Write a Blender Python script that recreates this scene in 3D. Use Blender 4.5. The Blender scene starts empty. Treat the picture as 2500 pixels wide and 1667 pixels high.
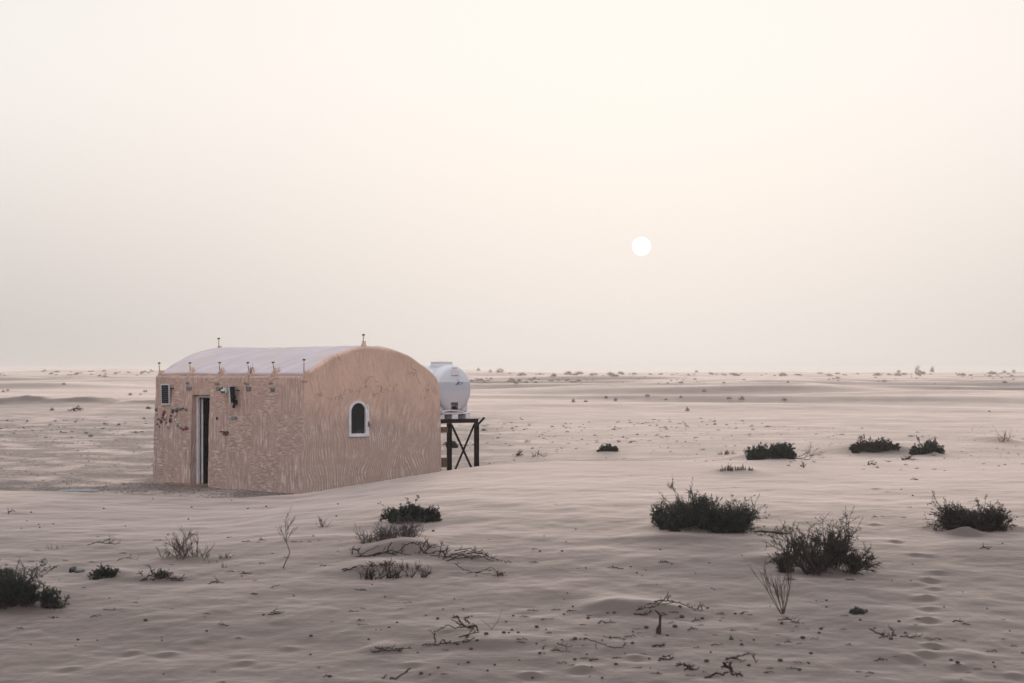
import bpy, bmesh, math, random
import numpy as np
from mathutils import Vector, Matrix
C = bpy.context.scene.collection
random.seed(7); rng = np.random.default_rng(7)
PI = math.pi

# ------------------------------------------------------------------ camera
F = 4750.0; CX = 1250.0; HZ = 906.0; EYE = 2.6
cd = bpy.data.cameras.new("camera"); cam = bpy.data.objects.new("camera", cd); C.objects.link(cam)
cd.sensor_width = 36; cd.lens = 36*F/2500; cd.shift_y = (HZ-833.5)/2500
cd.clip_start = 0.3; cd.clip_end = 12000
cam.location = (0, 0, EYE); cam.rotation_euler = (PI/2, 0, 0)
cd.dof.use_dof = True; cd.dof.focus_distance = 42; cd.dof.aperture_fstop = 3.6
bpy.context.scene.camera = cam
sc = bpy.context.scene
sc.view_settings.view_transform = 'Standard'; sc.view_settings.look = 'None'
sc.view_settings.exposure = 0.0; sc.view_settings.gamma = 1
sc.cycles.volume_step_rate = 4; sc.cycles.volume_max_steps = 64
sc.cycles.max_bounces = 8; sc.cycles.volume_bounces = 1; sc.cycles.use_denoising = True

# ------------------------------------------------------------------ sky + sun
SUN_AZ = math.atan2(1566-CX, F); SUN_EL = math.atan2(HZ-603, F)
class NT:
    def __init__(s, tree): s.t = tree
    def n(s, typ, **kw):
        nd = s.t.nodes.new(typ)
        for k, v in kw.items(): setattr(nd, k, v)
        return nd
    def put(s, sock, v):
        if isinstance(v, bpy.types.NodeSocket): s.t.links.new(v, sock)
        elif v is not None: sock.default_value = v
    def m(s, op, a, b=None, c=None):
        nd = s.n('ShaderNodeMath', operation=op); s.put(nd.inputs[0], a)
        if b is not None: s.put(nd.inputs[1], b)
        if c is not None: s.put(nd.inputs[2], c)
        return nd.outputs[0]
    def mix(s, f, a, b, blend='MIX'):
        nd = s.n('ShaderNodeMix', data_type='RGBA', blend_type=blend)
        s.put(nd.inputs[0], f); s.put(nd.inputs[6], a); s.put(nd.inputs[7], b); return nd.outputs[2]
    def mixf(s, f, a, b):
        nd = s.n('ShaderNodeMix', data_type='FLOAT')
        s.put(nd.inputs[0], f); s.put(nd.inputs[2], a); s.put(nd.inputs[3], b); return nd.outputs[0]
    def ramp(s, f, lo, hi):
        nd = s.n('ShaderNodeMapRange', interpolation_type='SMOOTHSTEP'); s.put(nd.inputs[0], f)
        nd.inputs[1].default_value = lo; nd.inputs[2].default_value = hi; return nd.outputs[0]
    def noise(s, vec, scale, detail=3, rough=.5, dist=0, out=0):
        nd = s.n('ShaderNodeTexNoise'); s.put(nd.inputs['Vector'], vec)
        nd.inputs['Scale'].default_value = scale; nd.inputs['Detail'].default_value = detail
        nd.inputs['Roughness'].default_value = rough; nd.inputs['Distortion'].default_value = dist
        return nd.outputs[out]
    def comb(s, x, y, z):
        nd = s.n('ShaderNodeCombineXYZ'); s.put(nd.inputs[0], x); s.put(nd.inputs[1], y); s.put(nd.inputs[2], z); return nd.outputs[0]
    def sep(s, v):
        nd = s.n('ShaderNodeSeparateXYZ'); s.put(nd.inputs[0], v); return nd.outputs
    def scale(s, v, k):
        nd = s.n('ShaderNodeVectorMath', operation='MULTIPLY'); s.put(nd.inputs[0], v); nd.inputs[1].default_value = k; return nd.outputs[0]

wd = bpy.data.worlds.new("World"); sc.world = wd; wd.use_nodes = True
wt = NT(wd.node_tree); wd.node_tree.nodes.clear()
tc = wt.n('ShaderNodeTexCoord'); X, Y, Z = wt.sep(tc.outputs['Generated'])
az = wt.m('MULTIPLY', wt.m('ARCTAN2', X, Y), 180/PI)
el = wt.m('MULTIPLY', wt.m('ARCSINE', Z), 180/PI)
def gauss(v, c, s): return wt.m('EXPONENT', wt.m('MULTIPLY', wt.m('POWER', wt.m('ABSOLUTE', wt.m('DIVIDE', wt.m('SUBTRACT', v, c), s)), 2.0), -1.0))
hor = wt.m('MULTIPLY_ADD', gauss(az, 4.0, 14.5), .29, .545)
top = wt.m('MULTIPLY_ADD', gauss(az, 3.0, 24.0), .12, .84)
fe = wt.ramp(el, -1.5, 9.5)
lum = wt.mixf(fe, hor, top)
up = wt.ramp(el, 12.0, 60.0)
lum = wt.mixf(up, lum, .95)
back = wt.ramp(wt.m('ABSOLUTE', az), 30.0, 120.0)
lum = wt.m('MULTIPLY', lum, wt.mixf(back, 1.0, 1.4))
tint = wt.mix(fe, (1.0, .925, .87, 1), (1.0, .958, .915, 1))
tint = wt.mix(up, tint, (.90, .93, 1.0, 1))
tint = wt.mix(back, tint, (.98, .95, 1.0, 1))
veil = wt.mix(1.0, tint, wt.comb(lum, lum, lum), 'MULTIPLY')
sd = (math.sin(SUN_AZ)*math.cos(SUN_EL), math.cos(SUN_AZ)*math.cos(SUN_EL), math.sin(SUN_EL))
dp = wt.n('ShaderNodeVectorMath', operation='DOT_PRODUCT'); wt.put(dp.inputs[0], tc.outputs['Generated']); dp.inputs[1].default_value = sd
disc = wt.m('GREATER_THAN', dp.outputs['Value'], math.cos(22.0/F))
veil = wt.mix(disc, veil, (1.6, 1.55, 1.45, 1))
sky = wt.n('ShaderNodeTexSky', sky_type='NISHITA'); sky.sun_disc = False
sky.sun_elevation = SUN_EL; sky.sun_rotation = SUN_AZ; sky.dust_density = 6; sky.air_density = 1.0
b1 = wt.n('ShaderNodeBackground'); wt.put(b1.inputs[0], sky.outputs[0]); b1.inputs[1].default_value = .003
b2 = wt.n('ShaderNodeBackground'); wt.put(b2.inputs[0], veil); b2.inputs[1].default_value = 1.0
ad = wt.n('ShaderNodeAddShader'); wt.put(ad.inputs[0], b1.outputs[0]); wt.put(ad.inputs[1], b2.outputs[0])
wo = wt.n('ShaderNodeOutputWorld'); wt.put(wo.inputs[0], ad.outputs[0])

sl = bpy.data.lights.new("sun", 'SUN'); so = bpy.data.objects.new("sun", sl); C.objects.link(so)
sl.energy = 0.8; sl.angle = math.radians(14); sl.color = (1, .86, .72)
so.rotation_euler = Vector(sd).to_track_quat('Z', 'Y').to_euler(); so.location = (10, 60, 40)

# ------------------------------------------------------------------ helpers
def tag(o, label=None, cat=None, group=None, kind=None):
    if label: o['label'] = label
    if cat: o['category'] = cat
    if group: o['group'] = group
    if kind: o['kind'] = kind
    return o
def empty(name, loc, rz=0):
    o = bpy.data.objects.new(name, None); C.objects.link(o); o.location = loc; o.rotation_euler = (0, 0, rz)
    o.empty_display_size = .2; return o
def link(name, me, parent=None, loc=None):
    o = bpy.data.objects.new(name, me); C.objects.link(o)
    if parent: o.parent = parent
    if loc is not None: o.location = loc
    return o
class MB:
    def __init__(s): s.v = []; s.f = []
    def add(s, vs, fs):
        b = len(s.v); s.v += [tuple(v) for v in vs]; s.f += [tuple(b+i for i in f) for f in fs]
    def box(s, x0, x1, y0, y1, z0, z1, M=None):
        vs = [(x, y, z) for x in (x0, x1) for y in (y0, y1) for z in (z0, z1)]
        if M: vs = [M @ Vector(v) for v in vs]
        s.add(vs, [(0,1,3,2),(4,6,7,5),(0,4,5,1),(2,3,7,6),(0,2,6,4),(1,5,7,3)])
    def tube(s, pts, rad, n=6, cap=True, squash=1.0):
        pts = [Vector(p) for p in pts]; k = len(pts); b = len(s.v)
        if not hasattr(rad, '__len__'): rad = [rad]*k
        ref = Vector((0.31, .17, .93)).normalized()
        for i, p in enumerate(pts):
            t = (pts[min(i+1, k-1)]-pts[max(i-1, 0)])
            if t.length < 1e-9: t = Vector((0, 0, 1))
            t.normalize(); a = t.cross(ref)
            if a.length < .05: a = t.cross(Vector((1, 0, 0)))
            a.normalize(); c = t.cross(a)
            for j in range(n):
                q = p+(a*math.cos(2*PI*j/n)+c*math.sin(2*PI*j/n)*squash)*rad[i]; s.v.append(tuple(q))
        for i in range(k-1):
            for j in range(n):
                s.f.append((b+i*n+j, b+i*n+(j+1)%n, b+(i+1)*n+(j+1)%n, b+(i+1)*n+j))
        if cap:
            s.f.append(tuple(b+j for j in range(n))[::-1]); s.f.append(tuple(b+(k-1)*n+j for j in range(n)))
    def lathe(s, prof, M=None, n=24):   # prof = (r, z) about local Z
        b = len(s.v); M = M or Matrix()
        for r, z in prof:
            for j in range(n):
                s.v.append(tuple(M @ Vector((r*math.cos(2*PI*j/n), r*math.sin(2*PI*j/n), z))))
        for i in range(len(prof)-1):
            for j in range(n):
                s.f.append((b+i*n+j, b+i*n+(j+1)%n, b+(i+1)*n+(j+1)%n, b+(i+1)*n+j))
        s.f.append(tuple(b+j for j in range(n))[::-1]); s.f.append(tuple(b+(len(prof)-1)*n+j for j in range(n)))
    def prism(s, outline, y0, y1):       # outline (x,z) extruded along y
        n = len(outline)
        s.add([(x, y0, z) for x, z in outline]+[(x, y1, z) for x, z in outline],
              [tuple(range(n))]+[tuple(range(2*n-1, n-1, -1))]+[(i, i+n, (i+1) % n+n, (i+1) % n) for i in range(n)])
    def mesh(s, name, mat, smooth=False, fix=True):
        me = bpy.data.meshes.new(name); me.from_pydata(s.v, [], s.f)
        if fix:
            bm = bmesh.new(); bm.from_mesh(me); bmesh.ops.recalc_face_normals(bm, faces=bm.faces); bm.to_mesh(me); bm.free()
        if mat: me.materials.append(mat)
        if smooth: me.polygons.foreach_set('use_smooth', [True]*len(me.polygons))
        me.update(); return me
    def build(s, name, mat, parent=None, loc=None, smooth=False, bevel=0, fix=True):
        o = link(name, s.mesh(name, mat, smooth, fix), parent, loc)
        if bevel:
            b = o.modifiers.new('bevel', 'BEVEL'); b.width = bevel; b.segments = 2; b.limit_method = 'ANGLE'
        return o
def fast_mesh(name, V, T, mat, smooth=False):
    """V (n,3), T (m,k) numpy"""
    me = bpy.data.meshes.new(name); k = T.shape[1]
    me.vertices.add(len(V)); me.vertices.foreach_set('co', np.asarray(V, np.float32).ravel())
    me.loops.add(T.size); me.loops.foreach_set('vertex_index', np.asarray(T, np.int32).ravel())
    me.polygons.add(len(T)); me.polygons.foreach_set('loop_start', np.arange(0, T.size, k, dtype=np.int32))
    me.update(calc_edges=True)
    me.polygons.foreach_set('use_smooth', np.full(len(T), smooth))
    me.materials.append(mat); me.update(); return me

def smooth01(a, b, x):
    t = np.clip((x-a)/(b-a), 0, 1); return t*t*(3-2*t)
def hash2(ix, iy, seed):
    h = (ix.astype(np.int64)*374761393 + iy.astype(np.int64)*668265263 + seed*974634777) & 0xffffffff
    h = ((h ^ (h >> 13))*1274126177) & 0xffffffff
    return ((h ^ (h >> 16)) & 0xffffff)/float(0xffffff)
def vnoise(x, y, seed=0):
    ix = np.floor(x); iy = np.floor(y); fx = x-ix; fy = y-iy
    fx = fx*fx*fx*(fx*(fx*6-15)+10); fy = fy*fy*fy*(fy*(fy*6-15)+10)
    a = hash2(ix, iy, seed); b = hash2(ix+1, iy, seed); c = hash2(ix, iy+1, seed); d = hash2(ix+1, iy+1, seed)
    return (a+(b-a)*fx)*(1-fy)+(c+(d-c)*fx)*fy*1.0 - .5
def fbm(x, y, seed, o=3):
    s = 0; a = 1.0
    for i in range(o):
        s = s+a*vnoise(x*2**i+i*17.3, y*2**i+i*9.1, seed+i); a *= .5
    return s

# ------------------------------------------------------------------ terrain height
YCX = [-60, -12, -8.3, -6.8, -5.5, -4.4, -3.1, -1.6, -.6, 1.0, 6.0, 25]
YCY = [34, 36.6, 37.6, 38.0, 38.6, 40.55, 41.95, 43.35, 44.2, 45.5, 46.5, 47]
ZCY = [.45, .42, .25, .152, .073, .055, .195, .38, .475, .50, .42, .38]
WDY = [5, 3.0, 2.2, 1.8, 1.5, .55, .55, .6, 1.5, 5, 10, 12]
BD = [0, 46, 60, 80, 100, 130, 200, 300, 450, 640, 720, 900, 1600]
BZ = [0, .0, .07, .27, .46, .62, .97, 1.35, 1.80, 2.20, 2.25, 2.1, 2.3]
MOUNDS = []; PRINTS = []
def H(x, y, fine=True):
    x = np.asarray(x, float); y = np.asarray(y, float)
    yc = np.interp(x, YCX, YCY); zc = np.interp(x, YCX, ZCY); wdt = np.interp(x, YCX, WDY)
    zn = .46 + .04*fbm(x/9, y/5, 3) - 1.05*(1-smooth01(5, 34, y)) 
    near = zn + (zc-zn)*smooth01(20, 1, (yc-y)*.95+1) if False else zn+(zc-zn)*(1-smooth01(0, 1, (yc-y)/(yc-19)))
    nf = smooth01(44, 30, y)
    und = .034*fbm(x/5.0+.25*y, y/2.8, 5)*nf + .012*fbm(x/1.9+.3*y, y/1.0, 8)*nf
    near = near + und
    # wind ripples near the eye: long low crests lying across the view
    if fine:
        ph = y/.30 + .9*fbm(x/1.6, y/1.1, 11)*2 + x*.12
        rp = np.sin(ph*2*PI)*.5+.5
        near = near + (.0012*rp**1.5)*smooth01(42, 24, y)*(.35+1.1*np.clip(fbm(x/3.5, y/2.5, 14)+.45, 0, 1))
        near = near + (.012*fbm(x/.42+.3*y, y/.5, 21, 3)+.03*np.clip(fbm(x/.4, y/.6, 23, 2)-.25, 0, 1))*smooth01(36, 17, y) + .018*fbm(x/.6-.5*y, y/.9, 25, 3)*smooth01(47, 38, y)
    r = np.sqrt(x*x+y*y)
    base = np.interp(r, BD, BZ)
    right = smooth01(-2, 12, x)*smooth01(110, 50, y)
    base = base + .14*right
    far = smooth01(62, 120, y)
    A = np.interp(r, [60, 100, 200, 400, 700, 1600], [0, .40, .75, 1.0, .6, .3])
    n1 = fbm(x/70+3.1, y/26+x/160, 31, 2); n2 = fbm(x/22+1.7, y/11+x/70, 37, 2); n3 = fbm(x/9, y/4.2, 41, 2)
    rid = 1-np.sqrt(n1*n1+.0004)*3.0
    plain = base + far*A*(rid*.9-.45) + far*A*.55*n2 + .05*n3*smooth01(46, 60, y)*smooth01(300, 120, y)
    # low rough steps in the scrub plain
    plain = plain + .022*fbm(x/2.6, y/2.0, 43, 3)*smooth01(44, 50, y)
    # far swells that make the skyline
    u = x/np.maximum(y, 1)*F+CX
    plain = plain + 1.25*np.exp(-((u-260)/260)**2)*np.exp(-((y-650)/130)**2)*(y > 0)
    plain = plain + .95*np.exp(-((u-1060)/150)**2)*np.exp(-((y-640)/110)**2)*(y > 0)
    # sharp bank on the left, steep side towards the viewer
    bh = np.interp(x, [-60, -33, -29, -27.4, -25.6, -24, -22.9, -22.2, -21.4, -20, -17, -14], [.4, .5, .56, .66, .58, .60, .48, .32, .38, .36, .2, 0])
    yb = 110+1.6*fbm(x/5, x*0, 51); dyb = y-yb
    bank = np.where(dyb < 0, np.exp(-(dyb/1.6)**2)*.55+np.exp(-(dyb/6.5)**2)*.45, np.exp(-(dyb/9)**2))
    plain = plain + bh*bank*(1+.2*fbm(x/1.5, y/1.5, 53))
    z = near+(plain-near)*smooth01(0, 1, (y-yc)/wdt)
    if fine:
        for (mx, my, sx, sy, h) in MOUNDS:
            z = z + h*np.exp(-((x-mx)/sx)**2-(np.where(y < my, (y-my)/sy, (y-my)/(sy*2.2)))**2)
        for (mx, my, a) in PRINTS:
            q = ((x-mx)/.10)**2+((y-my)/.13)**2; q2 = ((x-mx-.02)/.09)**2+((y-my-.20)/.09)**2
            z = z - .018*a*np.exp(-q) + .026*a*np.exp(-q2)
    return z
DS = np.exp(np.linspace(math.log(6), math.log(1500), 9000))
def at(u, v, fine=True):
    k = (u-CX)/F; s = -(v-HZ)/F
    hit = np.nonzero(H(k*DS, DS, fine) >= EYE+s*DS)[0]
    if len(hit) == 0: return None
    d = DS[hit[0]]; return Vector((k*d, d, float(H(k*d, d))))
for (u, v, wpx, h, dy) in [
    (1715, 1290, 270, .16, .55), (1650, 1315, 330, .07, .5), (2015, 1372, 190, .17, .4), (1880, 1368, 200, .06, .3),
    (2380, 1285, 210, .13, .5), (1870, 1120, 190, .26, 1.6), (2140, 1102, 190, .38, 1.8), (2262, 1106, 90, .10, 1.2),
    (1010, 1255, 140, .15, .5), (960, 1322, 200, .10, .4), (985, 1345, 220, .17, .5), (1130, 1360, 150, .06, .3),
    (930, 1392, 260, .09, .4), (20, 1470, 240, .10, .5), (1600, 1490, 190, .08, .35), (1500, 1483, 160, .09, .3),
    (1180, 1572, 260, .05, .3), (930, 1587, 110, .05, .2), (450, 1362, 170, .05, .5), (360, 1415, 190, .05, .3),
    (1480, 1100, 60, .08, 1.2), (1800, 1150, 160, .12, 1.5), (260, 1405, 90, .06, .3), (2455, 1077, 90, .15, 2)]:
    p = at(u, v, False)
    MOUNDS.append((p.x, p.y+dy*.12, wpx*p.y/F*.42, dy*.8, h*.8))
for (u, v, wpx, h, back) in [(1760, 1284, 75, .11, .25), (2010, 1390, 70, .13, .22), (2350, 1297, 60, .10, .25), (1000, 1268, 45, .09, .25), (60, 1478, 60, .10, .2), (1890, 1121, 60, .12, .6), (2145, 1103, 60, .12, .6), (2270, 1108, 30, .08, .5), (1700, 1297, 50, .05, .25)]:
    p = at(u, v, False); MOUNDS.append((p.x, p.y-back, wpx*p.y/F*.5, .16 if v > 1200 else .5, h))
for (u, v, a) in [(2236,1357,.7),(2269,1360,.5),(2295,1402,.7),(2272,1420,1),(2285,1440,.6),(2269,1462,.9),(2250,1466,.5),(2272,1491,.7),(2269,1519,1.1),
    (2282,1584,1),(2266,1605,.9),(2223,1615,.9),(2188,1323,.8),(2137,1282,.6),(2167,1201,.5),(2140,1193,.8),(2345,1635,.8),(2240,1540,.5),
    (1460,1505,.5),(700,1590,.6),(310,1600,.6),(400,1605,.7),(160,1640,.6),(1290,1655,.8),(1000,1630,.6),(1420,1640,.8),(590,1625,.6),(1550,1610,.8),(2480,1655,.7)]:
    p = at(u, v, False)
    if p: PRINTS.append((p.x, p.y, a))

# ------------------------------------------------------------------ materials
def mat(name, col, rough=.8, metal=0, var=None, vscale=8, bump=0, bscale=30, spec=.3):
    m = bpy.data.materials.new(name); m.use_nodes = True; t = NT(m.node_tree); b = m.node_tree.nodes['Principled BSDF']
    b.inputs['Roughness'].default_value = rough; b.inputs['Metallic'].default_value = metal
    b.inputs['Specular IOR Level'].default_value = spec
    co = t.n('ShaderNodeTexCoord').outputs['Object']
    if var:
        f = t.noise(co, vscale, 4); t.put(b.inputs['Base Color'], t.mix(t.ramp(f, .32, .68), (*col, 1), (*var, 1)))
    else: b.inputs['Base Color'].default_value = (*col, 1)
    if bump:
        bp = t.n('ShaderNodeBump'); bp.inputs['Strength'].default_value = bump; bp.inputs['Distance'].default_value = .01
        t.put(bp.inputs['Height'], t.noise(co, bscale, 5)); t.put(b.inputs['Normal'], bp.outputs[0])
    return m
def sand_material():
    m = bpy.data.materials.new('sand'); m.use_nodes = True; t = NT(m.node_tree); b = m.node_tree.nodes['Principled BSDF']
    co = t.n('ShaderNodeTexCoord').outputs['Object']
    at_ = t.n('ShaderNodeAttribute', attribute_name='gravel').outputs['Fac']
    big = t.noise(co, .12, 3); mid = t.noise(t.scale(co, (.9, 1.2, 1)), .9, 5, .6)
    c = t.mix(t.ramp(big, .35, .65), (0.099, 0.079, 0.070, 1), (0.112, 0.090, 0.080, 1))
    c = t.mix(t.m('MULTIPLY', t.ramp(mid, .35, .7), .5), c, (0.088, 0.070, 0.061, 1))
    speck = t.ramp(t.noise(co, 38, 2, .7), .60, .72)
    c = t.mix(t.m('MULTIPLY', speck, .25), c, (0.064, 0.048, 0.043, 1))
    gn = t.ramp(t.noise(t.scale(co, (.7, .5, 1)), .8, 5, .65), .34, .58)
    g = t.m('MULTIPLY', at_, gn)
    gs = t.ramp(t.noise(co, 9, 4, .75), .42, .66)
    c = t.mix(t.m('MULTIPLY', g, .8), c, (0.072, 0.054, 0.046, 1))
    c = t.mix(t.m('MULTIPLY', t.m('MULTIPLY', g, gs), .75), c, (0.037, 0.028, 0.025, 1))
    t.put(b.inputs['Base Color'], c); b.inputs['Roughness'].default_value = .9
    b.inputs['Specular IOR Level'].default_value = .3
    sw = t.m('MULTIPLY', t.m('SUBTRACT', 1.0, t.m('MULTIPLY', g, t.m('MULTIPLY_ADD', gs, .40, .32))), t.mixf(t.ramp(t.noise(t.scale(co, (.7, .8, 1)), .7, 6, .65), .35, .65), .82, 1.0))
    t.put(b.inputs['Sheen Weight'], sw); b.inputs['Sheen Roughness'].default_value = .19
    b.inputs['Sheen Tint'].default_value = (1, .865, .80, 1)
    # fine wind ripples as bump
    w = t.n('ShaderNodeTexWave', wave_type='BANDS', bands_direction='Y', wave_profile='SIN')
    t.put(w.inputs['Vector'], t.scale(co, (.35, 1, 0))); w.inputs['Scale'].default_value = 2.6; w.inputs['Distortion'].default_value = 6
    w.inputs['Detail'].default_value = 3; w.inputs['Detail Scale'].default_value = 1.2
    h1 = t.m('MULTIPLY', w.outputs['Fac'], t.ramp(t.noise(co, .35, 2), .35, .65))
    h = t.m('ADD', t.m('MULTIPLY', h1, .06), t.m('MULTIPLY', t.noise(t.scale(co, (1, 1.1, 1)), 2.6, 6, .62), .6))
    h = t.m('ADD', h, t.m('MULTIPLY', t.noise(co, 60, 2), .12)); h = t.m('ADD', h, t.m('MULTIPLY', t.noise(co, 20, 3, .7), .30))
    h = t.m('ADD', h, t.m('MULTIPLY', t.noise(t.scale(co, (1.3, 1.1, 1)), 6.5, 3, .6), .6))
    h = t.m('ADD', h, t.m('MULTIPLY', t.m('MULTIPLY', g, t.noise(co, 14, 4, .8)), 1.6))
    bp = t.n('ShaderNodeBump'); bp.inputs['Strength'].default_value = .3; bp.inputs['Distance'].default_value = .03
    t.put(bp.inputs['Height'], h); t.put(b.inputs['Normal'], bp.outputs[0])
    return m
M_sand = sand_material()
def plaster_material(name, roof=False):
    m = bpy.data.materials.new(name); m.use_nodes = True; t = NT(m.node_tree); b = m.node_tree.nodes['Principled BSDF']
    tcn = t.n('ShaderNodeTexCoord'); co = tcn.outputs['Object']; x, y, z = t.sep(co); nx, ny, nz = t.sep(tcn.outputs['Normal'])
    b.inputs['Roughness'].default_value = .9; b.inputs['Specular IOR Level'].default_value = .15
    bp = t.n('ShaderNodeBump'); bp.inputs['Distance'].default_value = .02
    if roof:
        st = t.noise(t.scale(t.comb(t.m('ADD', x, t.m('MULTIPLY', y, .8)), t.m('SUBTRACT', y, x), z), (3.5, .7, 1.5)), 1.2, 5, .6)
        c = t.mix(t.ramp(st, .35, .7), (.46, .41, .425, 1), (.53, .485, .505, 1))
        c = t.mix(t.m('MULTIPLY', t.ramp(t.noise(co, .9, 3), .45, .7), .7), c, (.50, .42, .385, 1))
        t.put(b.inputs['Base Color'], c); t.put(bp.inputs['Height'], t.m('ADD', st, t.noise(co, 25, 4))); bp.inputs['Strength'].default_value = .5
        t.put(b.inputs['Normal'], bp.outputs[0]); return m
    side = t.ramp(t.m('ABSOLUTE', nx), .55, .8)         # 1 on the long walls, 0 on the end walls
    def wave(vec, direction, scale, dist, dscale=1.0):
        w = t.n('ShaderNodeTexWave', wave_type='BANDS', bands_direction=direction, wave_profile='SIN'); t.put(w.inputs['Vector'], vec)
        w.inputs['Scale'].default_value = scale; w.inputs['Distortion'].default_value = dist; w.inputs['Detail'].default_value = 3
        w.inputs['Detail Scale'].default_value = dscale; w.inputs['Detail Roughness'].default_value = .6
        return w.outputs['Fac']
    # end wall: combed flowing strokes
    wx = t.m('ADD', x, t.m('MULTIPLY', t.m('SUBTRACT', t.noise(t.scale(co, (.9, 1, 1.0)), .75, 1), .5), 1.0))
    wx = t.m('ADD', wx, t.m('MULTIPLY', t.m('SUBTRACT', t.noise(t.scale(co, (1, 1, .6)), 2.2, 2), .5), .22))
    ev = t.comb(wx, 0.0, t.m('MULTIPLY', z, .25))
    low = wave(ev, 'X', 4.2, .8); high = t.noise(t.comb(t.m('MULTIPLY', wx, 20.0), 0.0, t.m('MULTIPLY', z, 2.6)), 1.0, 3, .6)
    high = t.m('MULTIPLY_ADD', t.m('SUBTRACT', high, .5), 1.7, .5)
    low = t.mixf(.68, low, t.noise(t.comb(t.m('MULTIPLY', wx, 15.0), 0.0, t.m('MULTIPLY', z, 2.2)), 1.0, 4, .65))
    band = t.ramp(t.m('ABSOLUTE', t.m('SUBTRACT', t.m('ADD', t.m('SUBTRACT', z, t.m('MULTIPLY', x, .12)), t.m('MULTIPLY', t.noise(co, 1.6, 3), .7)), .92)), .05, .22)
    low = t.mixf(t.m('MULTIPLY', t.m('SUBTRACT', 1.0, band), .7), low, t.noise(co, 7, 4, .6))
    lowm = t.ramp(t.m('ADD', z, t.m('MULTIPLY', t.m('SUBTRACT', t.noise(co, 1.3, 2), .5), 1.0)), 1.35, 1.05)
    ec = t.mixf(lowm, high, low)
    # long wall: squares combed up-down or left-right
    bx = t.m('FLOOR', t.m('DIVIDE', t.m('ADD', y, t.m('MULTIPLY', t.noise(co, 1.5, 1), .08)), .93))
    bz = t.m('FLOOR', t.m('DIVIDE', t.m('ADD', z, t.m('MULTIPLY', t.noise(co, 1.9, 1), .08)), .86))
    chk = t.m('ABSOLUTE', t.m('MODULO', t.m('ADD', bx, bz), 2.0))
    sv = t.comb(0.0, t.m('ADD', y, t.m('MULTIPLY', t.noise(co, 5, 2), .022)), t.m('ADD', z, t.m('MULTIPLY', t.noise(t.scale(co, (1, 1.6, .6)), 5, 2), .035)))
    vert = t.noise(t.scale(sv, (1, 17, 2.2)), 1.0, 4, .65); horz = t.noise(t.scale(sv, (1, 5.5, 20)), 1.0, 4, .65)
    vert = t.m('MULTIPLY_ADD', t.m('SUBTRACT', vert, .5), 1.9, .5); horz = t.m('MULTIPLY_ADD', t.m('SUBTRACT', horz, .5), 1.9, .5)
    lc = t.mixf(chk, vert, horz)
    comb = t.mixf(side, ec, lc)
    patch = t.ramp(t.noise(t.scale(co, (1, 1, .8)), 1.6, 4, .6), .38, .62)
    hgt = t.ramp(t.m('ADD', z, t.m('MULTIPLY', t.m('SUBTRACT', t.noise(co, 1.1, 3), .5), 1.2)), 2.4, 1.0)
    base = t.mix(patch, (.575, .385, .298, 1), (.50, .34, .272, 1))
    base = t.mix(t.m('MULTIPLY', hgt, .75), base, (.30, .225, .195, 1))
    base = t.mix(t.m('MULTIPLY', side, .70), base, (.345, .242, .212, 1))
    pale = t.mix(hgt, (.62, .45, .36, 1), (.57, .465, .425, 1))
    amt = t.m('MULTIPLY', t.ramp(comb, .40, .75), t.mixf(t.m('MAXIMUM', hgt, t.m('MULTIPLY', side, .7)), .70, 1.0))
    amt = t.m('MULTIPLY', amt, t.ramp(t.noise(co, 4.5, 4, .7), .30, .60))
    blot = t.mixf(t.ramp(t.noise(co, 1.5, 4, .65), .38, .56), .42, 1.0); amt = t.m('MULTIPLY', amt, blot)
    c = t.mix(amt, base, pale)
    c = t.mix(t.m('MULTIPLY', t.ramp(comb, .42, .15), t.m('MULTIPLY', blot, .5)), c, (.25, .175, .145, 1))
    c = t.mix(t.m('MULTIPLY', t.ramp(t.noise(co, 14, 5, .75), .58, .75), .35), c, (.27, .18, .14, 1))
    vor = t.n('ShaderNodeTexVoronoi', feature='DISTANCE_TO_EDGE'); vor.inputs['Scale'].default_value = 1.35
    nv = t.n('ShaderNodeVectorMath', operation='ADD'); t.put(nv.inputs[0], co); t.put(nv.inputs[1], t.scale(t.noise(co, 3.5, 4, .6, out=1), (.5, .5, .5))); t.put(vor.inputs['Vector'], nv.outputs[0])
    crk = t.m('MULTIPLY', t.ramp(vor.outputs['Distance'], .016, .004), t.ramp(t.noise(co, 1.2, 2), .50, .62))
    c = t.mix(t.m('MULTIPLY', crk, .6), c, (.19, .12, .09, 1))
    c = t.mix(t.m('MULTIPLY', t.ramp(t.noise(co, .8, 4, .6), .52, .72), .28), c, (.33, .21, .15, 1))
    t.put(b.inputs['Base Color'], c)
    hh = t.m('ADD', t.m('MULTIPLY', comb, .8), t.m('MULTIPLY', t.noise(co, 22, 5, .7), .9))
    t.put(bp.inputs['Height'], hh); bp.inputs['Strength'].default_value = .9; bp.inputs['Distance'].default_value = .02
    t.put(b.inputs['Normal'], bp.outputs[0]); return m
M_wall = plaster_material('combed_plaster'); M_roof = plaster_material('pale_roof_plaster', True)
M_white = mat('white_paint', (.62, .60, .62), .45, var=(.52, .49, .50), vscale=9)
M_blk = mat('black_steel', (.005, .004, .006), .7, var=(.014, .008, .007), vscale=7, spec=.12)
M_rust = mat('rusty_wood', (.085, .045, .03), .85, var=(.13, .075, .05), vscale=12, bump=.4)
M_door_shade = mat('shaded_door_panel', (.0025, .002, .002), .9, spec=0)  # white door leaf coloured near black, the unlit room's shade painted in
M_glassd = mat('dark_glass', (.012, .014, .02), .12, var=(.03, .04, .045), vscale=14, spec=.5)
M_block = mat('glass_block', (.06, .075, .08), .35, var=(.18, .20, .21), vscale=22, spec=.3)
M_cell = mat('solar_cells', (.008, .010, .022), .3, spec=.15)
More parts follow.
